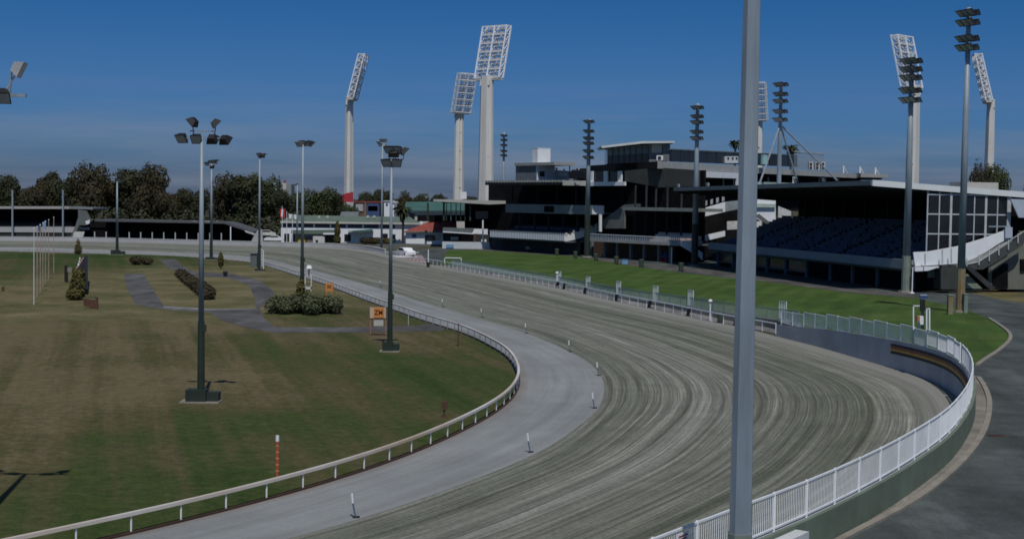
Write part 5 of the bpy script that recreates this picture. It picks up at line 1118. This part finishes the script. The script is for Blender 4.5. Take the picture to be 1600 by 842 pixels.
# low white wall and vehicles behind the far bend
fw = resample([p for p in O2 if 262 < p.y and p.x > -150 and p.x < -26], 2.0); NF = normals(fw)
o = thing('outer_rail', 'pale rail and wall round the outside of the far bend', 'rail', z3(fw[0], 0))
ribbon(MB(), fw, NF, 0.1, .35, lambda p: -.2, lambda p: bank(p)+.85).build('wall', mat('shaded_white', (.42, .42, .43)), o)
ribbon(MB(), fw, NF, 0.05, .4, lambda p: bank(p)+.853, lambda p: bank(p)+.95).build('coping', OLDWHITE, o)
MATS['x'] = None
fi_ = resample([p for p in I0 if p.y > 236 and p.x > -150 and p.x < -38], 2.2)
rail_thing('inner_rail', 'faint white running rail round the inside of the far bend', 'rail', fi_, .7, .10, .08, 2.3, OLDWHITE, OLDWHITE, .05)

# parked cars/boats behind (white clutter right of the shelter)
def car(label, px, py, Y_, rz, m, sc=1.0):
    p = P(px, py, Y_); b = Vector((p.x, p.y, p.z)); th = thing('parked_car', label, 'car', (0, 0, 0), None)
    pr = [(-2.1, .35), (-2.15, .75), (-1.7, .95), (-1.1, 1.0), (-.55, 1.42), (.75, 1.45), (1.35, 1.05), (2.0, .92), (2.15, .6), (2.1, .35)]
    MB().prism([(x, -.82, z) for x, z in pr], (0, 1.64, 0)).build('body', m, th)
    MB().prism([(-.98, -.84, 1.02), (-.52, -.84, 1.36), (.70, -.84, 1.38), (1.18, -.84, 1.05)], (0, 1.68, 0)).build('window', GLASS, th)
    for x in (-1.3, 1.3):
        for y in (-.80, .62): w_ = MB().cone((x, y, .34), (x, y+.2, .34), .34, .34, 12).build('wheel', BLACK, th)
    place(th, b, rz, sc); return th
car('white sedan parked left of the white two storey building', 428, 378, 372, .1, WHITE, 1.2)
car('pale van-like car parked behind the flared ramp wall', 415, 370, 385, .2, OLDWHITE, 1.3)
car('white track car standing at the gap in the home straight rail', 634, 400.5, 292, 2.1, WHITE, 1.25)
sg2 = thing('starting_barrier', 'white folded barrier arms lying beside the track car', 'barrier', z3(P(640, 404, 288), 0))
pp([(597,402),(615,402),(616,404.5),(598,404.5)], 286, .8, WHITE, 'arm', sg2); pp([(612,399),(652,401),(652,404),(612,402)], 289, .6, WHITE, 'arm', sg2); pp([(634,391.5),(636,391.5),(637,400),(633,400)], 289, .3, WHITE, 'upright', sg2); pp([(598,392.5),(655,394),(655,395),(598,393.5)], 295, .2, OLDWHITE, 'rail', sg2)
pb = thing('barrier_rail', 'white box shaped rail frame at the lawn corner past the track car', 'barrier', z3(P(707, 405, 262), 0))
for x0 in (694, 720): pp([(x0,402),(x0+1.3,402),(x0+1.3,412),(x0,411)], 262, .1, WHITE, 'upright', pb)
pp([(694,402),(721,402.5),(721,403.8),(694,403.3)], 262, .12, WHITE, 'bar', pb)
b = G(669, 417.5); o = thing('winning_post', 'slender white post with dark base on the outer edge of the straight', 'post', b); MB().cone(b, b+Vector((0, 0, 3.1)), .09, .09, 8).build('stem', WHITE, o); MB().box(b+Vector((0, 0, .45)), (.55, .5, .9)).build('base', BLACK, o)
pk = ip('pink_paving', [(600,405),(625,398),(660,399),(667,412),(650,411)], asph(.26, 'pink_paving_surface', (1.15, .9, .88)), .03)
# yard umbrella / shelter and flags
def flag(label, px, y_top, y_base, Y_, m, fx0, fx1, fy0, fy1):
    b = z3(P(px, y_base, Y_), max(0, P(px, y_base, Y_).z)); th = thing('flagpole', label, 'flagpole', b); MB().cone(b, P(px, y_top, Y_), .09, .06, 6).build('pole', WHITE, th)
    MB().prism([P(fx0, fy0, Y_), P(fx1, fy0+1, Y_), P(fx1-1, fy1, Y_), P(fx0+1, fy1-1, Y_)], (0, .05, 0)).build('flag', m, th); return th
flag('flagpole with red and white flag left of the white building', 441, 322, 384, 362, RED, 437, 446, 326, 341); pp([(440,327),(442.5,327.5),(441.5,339),(439,338)], 361.9, .2, WHITE, 'flag_stripe', bpy.data.objects['flagpole'])
flag('flagpole with white slanting flag, second from the red flag', 448, 330, 384, 362, WHITE, 451, 456, 334, 342)
flag('flagpole with white slanting flag nearest the mast', 457, 334, 386, 360, WHITE, 459, 464, 335, 343)
# seven infield flagpoles
fpl = ['nearest and tallest looking of the seven bare infield flagpoles', 'second of the seven infield flagpoles from the left', 'third infield flagpole from the left, with a furled blue flag', 'middle infield flagpole of the seven', 'fifth infield flagpole from the left, with a furled pale blue flag', 'sixth infield flagpole from the left', 'rightmost and farthest of the seven infield flagpoles']
POLEP = mat('faded_flagpole', (.50, .47, .44), .6, 0, .5, c2=(.30, .17, .10))
for k, (px, yt, yb) in enumerate([(53,357,476),(58,355,463),(63,352,456),(67,349,448),(71,347,442),(76,344,436),(84,340,427)]):
    b = G(px, yb); th = thing('flagpole', fpl[k], 'flagpole', b, 'seven infield flagpoles'); top = P(px, yt, b.y)
    MB().cone(b, top, .065, .045, 6).build('pole', POLEP if k else OLDWHITE, th); MB().cone(top, top+Vector((0, 0, .12)), .08, .03, 6).build('finial', WHITE, th)
    if k in (2, 4): 
        q = b.y/2200; MB().prism([P(px-4, yt+1, b.y), P(px+.5, yt-3, b.y), P(px+.8, yt+12, b.y), P(px-3, yt+9, b.y)], (0, .12, 0)).build('flag', BLUE if k == 2 else LBLUE, th)
# tote / number board with shrub in the left infield
b = G(124, 452); th = thing('tote_board', 'angled board with faded pink face and white figures behind a yellow green shrub', 'board', b)
pa, pb_, pc_, pd_ = P(116, 425, 172), P(130, 403, 196), P(130, 445, 196), P(117, 447, 172)
MB().prism([P(115, 424, 174), P(130, 402, 192), P(131, 422, 192), P(116, 425.5, 174)], (.12, 0, 0)).build('face', PINK, th)
MB().prism([P(131, 400, 192), P(132.5, 400, 192), P(132.5, 452, 168), P(129, 455, 168)], (.3, .3, 0)).build('frame', BLACK, th)
MB().prism([P(117, 427, 173), P(130, 423, 191), P(130, 446, 180), P(118, 450, 172)], (.14, 0, 0)).build('lower_panel', mat('slate_panel', (.05, .055, .065), .8), th)
for (x0, y0_, x1, y1_, Y_) in [(119,431,121.5,438,171.5),(124,402,125.5,406,188),(121.5,411,123.5,415,180),(123,407,124.6,410,184)]: pp([(x0,y0_),(x1,y0_),(x1,y1_),(x0,y1_)], Y_, .05, WHITE, 'figure', th)
b = G(102, 441); th = thing('info_post', 'dark slim cabinet left of the angled board', 'cabinet', b); pp([(100.5,415),(104.5,415),(104.5,440),(100.5,440)], b.y, .5, BLACK, 'cabinet', th); pp([(105,418),(112,418),(112,425),(105,425)], b.y+.2, .15, mat('dim_cream', (.25, .23, .2)), 'panel', th)
b = G(140, 485); th = thing('timber_screen', 'low brown timber screen right of the yellow green shrub', 'screen', b)
pp([(130,467),(150,469),(152,484),(131,478)], b.y+2, .2, mat('brown_slats', (.10, .045, .03), .9, .4, 2), 'slats', th); pp([(149,464),(152,464),(153,488),(150,488)], b.y+1.5, .25, BROWN, 'post', th)
b = G(352, 432); th = thing('rubbish_bin', 'tiny dark bin beside the path in the middle of the infield', 'bin', b); MB().cone(b, b+Vector((0, 0, .7)), .28, .36, 8).build('body', BLACK, th); MB().cone(b+Vector((0, 0, .7)), b+Vector((0, 0, .8)), .38, .3, 8).build('lid', BLACK, th)
b = G(4, 455); th = thing('small_sign', 'tiny dark sign on legs at the left edge of the infield', 'sign', b); pp([(2,449),(6,447),(6,458),(2,459)], b.y, .2, BROWN, 'panel', th); pp([(3,458),(5,458),(5,461),(3,461)], b.y, .1, BROWN, 'leg', th)

# gate and sign by the bend wall
b = min(bl, key=lambda p: (p-G(1438,540,WZ)).length if p.x > 20 else 999); Yg = b.y
def px2(x0, y0_, x1, y1_, dy=0, t=.06): return MB().prism([P(x0, y1_, Yg+dy), P(x1, y1_, Yg+dy), P(x1, y0_, Yg+dy), P(x0, y0_, Yg+dy)], (0, t, 0))
b2 = z3(P(1443, 500, Yg+8), HT(Yg+8)); th = thing('lawn_sign', 'blue topped dark notice board standing on the lawn behind the wall', 'sign', b2)
px2(1437,459,1449.5,467, 8).build('sign_plate', BLUE, th); px2(1438,460.3,1448.5,462, 7.95).build('stripe', PALEB, th); px2(1438.5,468,1445.5,486, 8, .2).build('board', BLACK, th); px2(1440,486,1444,514, 8, .12).build('post', GREENP, th)
b2 = z3(b, WZ); th = thing('gate_frame', 'pale tube gateway standing in the balustrade on the bend wall', 'gate', b2)
px2(1426.5,477.5,1428.2,538).build('upright', STEEL, th); px2(1426.5,477,1437,478.6).build('lintel', STEEL, th)
px2(1447,482,1449,520).build('upright', STEEL, th); px2(1451.5,484,1453.5,520).build('upright', STEEL, th); px2(1447,481.5,1453.5,483.2).build('lintel', STEEL, th)
px2(1425,515,1429,540, -.2).build('gate_post', mat('teal_post', (.06, .12, .13), .7), th); px2(1434,505,1438,540, -.2).build('gate_post', mat('teal_post', (.06, .12, .13)), th)
th = thing('lifebuoy_box', 'white box with orange side hanging at the wall gateway', 'box', z3(P(1439, 505, Yg+1), 3)); px2(1437.5,494,1443,507, 1, .4).build('box', WHITE, th); px2(1433.5,494,1437.5,502, 1, .4).build('side', mat('dull_orange', (.45, .18, .08), .7), th)
p0 = G(1071, 836, WZ); 
q = min([p for p in bl if 5 < p.y < 60 and p.x > 0], key=lambda p: abs(p.x/p.y*2200-262))
th = thing('fence_notice', 'small white notice with red lettering tied to the near balustrade', 'sign', z3(q, WZ+.6)); Yn2 = (q.y)-.15
dq = (bl[bl.index(q)+1]-q).normalized(); nq = Vector((dq.y, -dq.x, 0)); c = z3(q+nq*.06, WZ+.88)
th['_o'] = tuple(c); th.location = c
MB().prism([c-dq*.32-Vector((0, 0, .22)), c+dq*.32-Vector((0, 0, .22)), c+dq*.32+Vector((0, 0, .18)), c-dq*.32+Vector((0, 0, .18))], nq*.02).build('panel', WHITE, th)
for j, (w_, zz_) in enumerate([(.5, .10), (.4, .02), (.45, -.06), (.3, -.14)]): MB().prism([c+nq*.022-dq*w_/2+Vector((0, 0, zz_-.022)), c+nq*.022+dq*w_/2+Vector((0, 0, zz_-.022)), c+nq*.022+dq*w_/2+Vector((0, 0, zz_+.022)), c+nq*.022-dq*w_/2+Vector((0, 0, zz_+.022))], nq*.004).build('print', mat('notice_red', (.30, .06, .06), .7), th)
# drain cover
b = GT(1557, 681); th = thing('drain_grate', 'rusty rectangular drain grate in the asphalt road', 'drain', b); MB().box(b+Vector((0, 0, .015)), (.75, .55, .03)).build('frame', mat('rusty_iron', (.10, .045, .025), .9), th)
for k in range(6): MB().box(b+Vector((-.3+k*.12, 0, .036)), (.04, .46, .015)).build('bar', BLACK, th)
b = GT(1535, 582); th = thing('drain_grate', 'small drain slot in the concrete where lawn kerb meets road', 'drain', b); MB().box(b+Vector((0, 0, .02)), (1.0, .5, .03)).build('frame', CONCD, th); MB().box(b+Vector((0, 0, .04)), (.8, .25, .012)).build('bar', BLACK, th)

# ---------------------------------------------------------------- vegetation
def leaf_cloud(lobes, n, size, seed, squash=1.0, droop=0):
    rnd = random.Random(seed); mb = MB(); tot = sum(l[3]*l[4]*l[5] for l in lobes)
    for (lx, ly, lz, rx, ry, rz_) in lobes:
        for _ in range(int(n*rx*ry*rz_/tot)):
            u = rnd.uniform(-1, 1); ph = rnd.uniform(0, 2*math.pi); r = rnd.uniform(.45, 1.0)**.5*rnd.uniform(.82, 1.08); s = math.sqrt(1-u*u)
            c = Vector((lx+rx*r*s*math.cos(ph), ly+ry*r*s*math.sin(ph), lz+rz_*r*u))
            on = Vector((s*math.cos(ph), s*math.sin(ph), u))+Vector((rnd.gauss(0, .38), rnd.gauss(0, .38), rnd.gauss(0, .38)+.25)); on.normalize(); a = on.cross(Vector((rnd.gauss(0, 1), rnd.gauss(0, 1), rnd.gauss(0, 1)))).normalized(); b = on.cross(a).normalized()
            k = size*rnd.uniform(.5, 1.4); mb.poly([c-a*k-b*k*.5, c+a*k*.2-b*k*.8, c+a*k+b*k*.3, c-a*k*.2+b*k*.8])
    return mb
def tree_proto(seed, m, w=8.0, h=14.0, n=6500, size=.30, nl=16):
    rnd = random.Random(seed); th = thing('tree', 'x', 'tree'); lobes = []
    for k in range(nl):
        a = rnd.uniform(0, 6.28); rr_ = rnd.uniform(0, .62)*w; zz = rnd.uniform(.36, .84)*h; sc = rnd.uniform(.26, .44)
        taper = 1-abs(zz/h-.55)*.8; lobes.append((math.cos(a)*rr_*taper, math.sin(a)*rr_*taper, zz, w*sc, w*sc, w*sc*rnd.uniform(.6, .95)))
    lobes.append((0, 0, .55*h, w*.5, w*.5, h*.26))
    leaf_cloud(lobes, n, size, seed).build('crown', m, th)
    tr = MB(); tr.cone((0, 0, 0), (0, 0, h*.5), .4, .25, 8)
    for l in lobes[:6]: tr.cone((0, 0, h*.3), (l[0], l[1], l[2]), .18, .06, 6)
    tr.build('trunk', TRUNK, th); return th
protos = [tree_proto(1, LEAF_D), tree_proto(2, LEAF_B), tree_proto(3, LEAF_G), tree_proto(4, LEAF_D, 7, 15), tree_proto(5, LEAF_B, 9, 12)]
used = set()
def put_tree(k, px, ytop, Y_, wpx, label, group=None, base_y=None):
    t0 = protos[k]
    if k in used: t0 = copy_tree(t0)
    used.add(k); p = P(px, ytop, Y_); w0 = {0: 8, 1: 8, 2: 8, 3: 7, 4: 9}[k]; h0 = {0: 14, 1: 14, 2: 14, 3: 15, 4: 12}[k]
    hz = p.z*1.04; sx = wpx*Y_/2200/(w0*1.75); place(t0, (p.x, Y_, 0), random.uniform(0, 6), (sx, sx, hz/h0), label, group); return t0
far_trees = [
 (0, 8, 272, 430, 60, 'dark tree at the far left edge behind the far stand'), (1, 52, 274, 425, 55, 'russet tree behind the far stand, second from the left edge'), (3, 78, 268, 440, 50, 'upright dark tree behind the far stand roof'), (0, 112, 276, 430, 50, 'small dark tree filling the gap before the big left clump'),
 (4, 140, 262, 420, 75, 'big rounded russet tree above the far stand right end'), (1, 172, 262, 430, 70, 'russet tree left of the short infield pole top'), (0, 205, 262, 425, 75, 'big dark tree right of the short infield pole top'), (4, 236, 264, 420, 80, 'broad russet tree forming the right flank of the left clump'), (1, 258, 284, 415, 50, 'lower russet tree on the shoulder of the left clump'),
 (0, 290, 293, 430, 45, 'low dark tree between the two big clumps'), (3, 312, 296, 440, 40, 'low narrow dark tree behind the nearest infield pole'), (4, 352, 278, 405, 60, 'russet tree at the left of the second big clump'), (0, 382, 272, 400, 80, 'tall dark tree topping the second big clump'), (2, 412, 274, 405, 60, 'green tree behind the grey hut pole'), (0, 440, 294, 400, 46, 'dark tree below the distant apartment tower'),
 (2, 462, 302, 410, 40, 'green tree low behind the white building left end'), (2, 500, 295, 415, 65, 'rounded green tree left of the left light tower'), (0, 524, 300, 420, 45, 'dark tree touching the left light tower foot'), (2, 548, 321, 400, 36, 'small bright green tree at the left light tower foot'),
 (0, 572, 299, 520, 40, 'dark tree just right of the left light tower'), (3, 590, 295, 540, 30, 'narrow dark tree between tower and pale pole'), (3, 606, 297, 540, 22, 'slim dark tree behind the pale thin pole'), (1, 634, 296, 500, 50, 'russet rounded tree behind the tall palm'), (0, 660, 304, 640, 40, 'distant tree left of the paired light towers'), (3, 682, 303, 680, 26, 'distant slim tree before the paired light towers'), (1, 700, 306, 690, 34, 'distant russet tree against the paired light towers'), (0, 738, 306, 700, 34, 'distant tree between the paired light towers'),
 (4, 1531, 264, 330, 44, 'green and rust tree behind the near stand roof, left one'), (2, 1560, 262, 340, 62, 'green and rust tree behind the near stand roof, taller one'), (1, 1606, 282, 345, 44, 'tree at the right edge above the near stand roof')]
for (k, px, yt, Y_, w_, lb) in far_trees: put_tree(k, px, yt, Y_, w_, lb, 'trees behind the racecourse')
# distant low wood filling the horizon
rnd = random.Random(77); lob = []
for k in range(150):
    x = -420+k*6.2+rnd.uniform(-3, 3); lob.append((x, 760+rnd.uniform(-25, 25), rnd.uniform(5, 9), rnd.uniform(5, 8), rnd.uniform(5, 8), rnd.uniform(4, 7.5)))
o = leaf_cloud(lob, 24000, .75, 9).build('distant_wood', LEAF_D, kind='stuff'); tag(o, 'low distant wood along the horizon behind everything', 'wood')
lob = []
for k in range(46):
    x = -190+k*2.9+rnd.uniform(-2, 2); lob.append((x, 395+rnd.uniform(-6, 6), rnd.uniform(2, 6), rnd.uniform(3, 5), rnd.uniform(3, 5), rnd.uniform(3, 5)))
o = leaf_cloud(lob, 9000, .5, 19).build('undergrowth', LEAF_D, kind='stuff'); tag(o, 'dark undergrowth between the trunks behind the far stands', 'undergrowth')
# palms
def palm(label, px, yt, Y_, crown, m=LEAF_G, shag=False, zb=0.0):
    p = P(px, yt, Y_); th = thing('palm_tree', label, 'palm tree', (p.x, Y_, zb)); 
    MB().cone((p.x, Y_, zb), (p.x, Y_, p.z), .38, .26, 8).build('trunk', TRUNK, th); cr__ = MB(); rnd = random.Random(px)
    for i in range(46):
        a = rnd.uniform(0, 6.28); el = rnd.uniform(-.7, 1.1) if not shag else rnd.uniform(-1.3, 1.0); d = Vector((math.cos(a), math.sin(a), 0)); s_ = Vector((-d.y, d.x, 0)); L_ = crown*rnd.uniform(.75, 1.1)
        prev = Vector((p.x, Y_, p.z)); w0 = crown*.10
        for j in range(4):
            e_ = el-j*.45; nxt = prev+(d*math.cos(e_)+Vector((0, 0, 1))*math.sin(e_))*L_/4; w1 = crown*.10*(1-.25*j) if j < 3 else .02
            cr__.poly([prev-s_*w0, prev+s_*w0, nxt+s_*w1, nxt-s_*w1]); cr__.poly([prev-s_*w0*1.6-Vector((0, 0, .25)), prev, nxt, nxt-s_*w1*1.6-Vector((0, 0, .25))]); prev = nxt; w0 = w1
    cr__.build('crown', m, th); return th
palm('distant palm left of the foreground pole top of the stand', 1149, 224, 420, 2.4, LEAF_G)
palm('distant palm right of the roof mast', 1236, 232, 400, 3.0, LEAF_G)
palm('distant palm partly hidden just right of the foreground pole', 1178, 231, 430, 2.2, LEAF_D)
palm('tall shaggy palm beside the red roofed house', 630, 329, 372, 3.2, LEAF_G, True)
# bushes and hedges in the infield
def bush(label, name, cat, lobes, n, size, m, seed, stem=True, loc=None):
    b = Vector((lobes[0][0], lobes[0][1], 0)); th = thing(name, label, cat, b); leaf_cloud(lobes, n, size, seed).build('foliage', m, th)
    mb = MB(); rnd = random.Random(seed)
    for l in lobes[:6]: mb.cone((l[0], l[1], 0), (l[0]+rnd.uniform(-.3, .3), l[1], l[2]), .08, .03, 5)
    mb.build('stem', TRUNK, th); return th
Yb = G(475, 492).y; lob = []
rnd = random.Random(3)
for k in range(26):
    px = 424+k*4.05; p = P(px, 492, Yb+rnd.uniform(0, 3)); hz = P(px, 458+abs(475-px)*.12+rnd.uniform(-1, 4), Yb).z; lob.append((p.x, p.y+rnd.uniform(-.6, 1.6), hz*.5, rnd.uniform(.65, 1.0), rnd.uniform(.8, 1.3), hz*.52))
bush('big rounded grey green oleander bush beside the infield path', 'oleander_bush', 'bush', lob, 9500, .11, LEAF_O, 5)
p = P(470, 470, Yb+2.5); bush('narrow yellow green shrub poking up behind the big bush', 'small_conifer', 'shrub', [(p.x, p.y, 2.2, .55, .55, 1.4), (p.x+.3, p.y, 1.2, .6, .6, 1.0)], 900, .12, LEAF_Y, 6)
lob = []
for k in range(16):
    t = k/15; p = G(282+t*44, 434+t*34); lob.append((p.x, p.y, .65, .9, 1.3, .75+.3*t))
bush('dark diagonal hedge left of the infield path', 'hedge', 'hedge', lob, 6000, .14, LEAF_R, 7)
p = G(222, 414); bush('low dark brownish bush at the back of the infield', 'low_bush', 'bush', [(p.x-1, p.y, .8, 1.3, 1, .8), (p.x+.9, p.y, .7, 1.1, 1, .7)], 900, .16, LEAF_R, 8)
p = G(345, 420); bush('small cone shaped shrub behind the nearest pole', 'small_conifer', 'shrub', [(p.x, p.y, 1.3, .55, .55, 1.1), (p.x, p.y, 2.1, .35, .35, .8)], 700, .12, LEAF_Y, 9)
p = G(122, 400); p.y = 285; p = z3(P(122, 396, 280), 0); bush('small cone shaped shrub behind the angled board', 'small_conifer', 'shrub', [(p.x, p.y, 1.0, .8, .8, 1.2), (p.x, p.y, 2.0, .45, .45, 1.2)], 700, .14, LEAF_Y, 10)
p = G(116, 470); lob = [(p.x, p.y+1, 1.0, 1.0, 1.0, 1.0), (p.x+.1, p.y+1, 1.9, .95, .9, 1.1), (p.x+.2, p.y+1, 2.9, .75, .8, .9), (p.x-.2, p.y+1, .7, 1.1, 1, .8)]
bush('rounded yellow green shrub in front of the angled board', 'yellow_shrub', 'shrub', lob, 3200, .12, LEAF_Y, 11)
p = z3(P(527, 386, 350), 0); bush('orange brown conifer in front of the white building', 'small_conifer', 'shrub', [(p.x, p.y, 1.6, .9, .9, 1.6), (p.x, p.y, 3.8, .8, .8, 1.8), (p.x, p.y, 5.4, .4, .4, 1.2)], 1500, .2, LEAF_Y, 12)
for i_, (px, lb) in enumerate([(578,'low red brown shrubs under the white building windows'),(601,'low yellow shrub beside the pale thin pole foot')]):
    p = z3(P(px, 384, 366), 0); bush(lb, 'low_bush', 'bush', [(p.x-1, p.y, 1.0, 1.8, 1, 1.0), (p.x+1.2, p.y, .9, 1.6, 1, .9)], 900, .2, LEAF_R if i_ == 0 else LEAF_Y, 20+i_)

# clean up helper properties
for o in bpy.data.objects:
    if '_o' in o: del o['_o']
S.render.resolution_x, S.render.resolution_y = 1024, 538
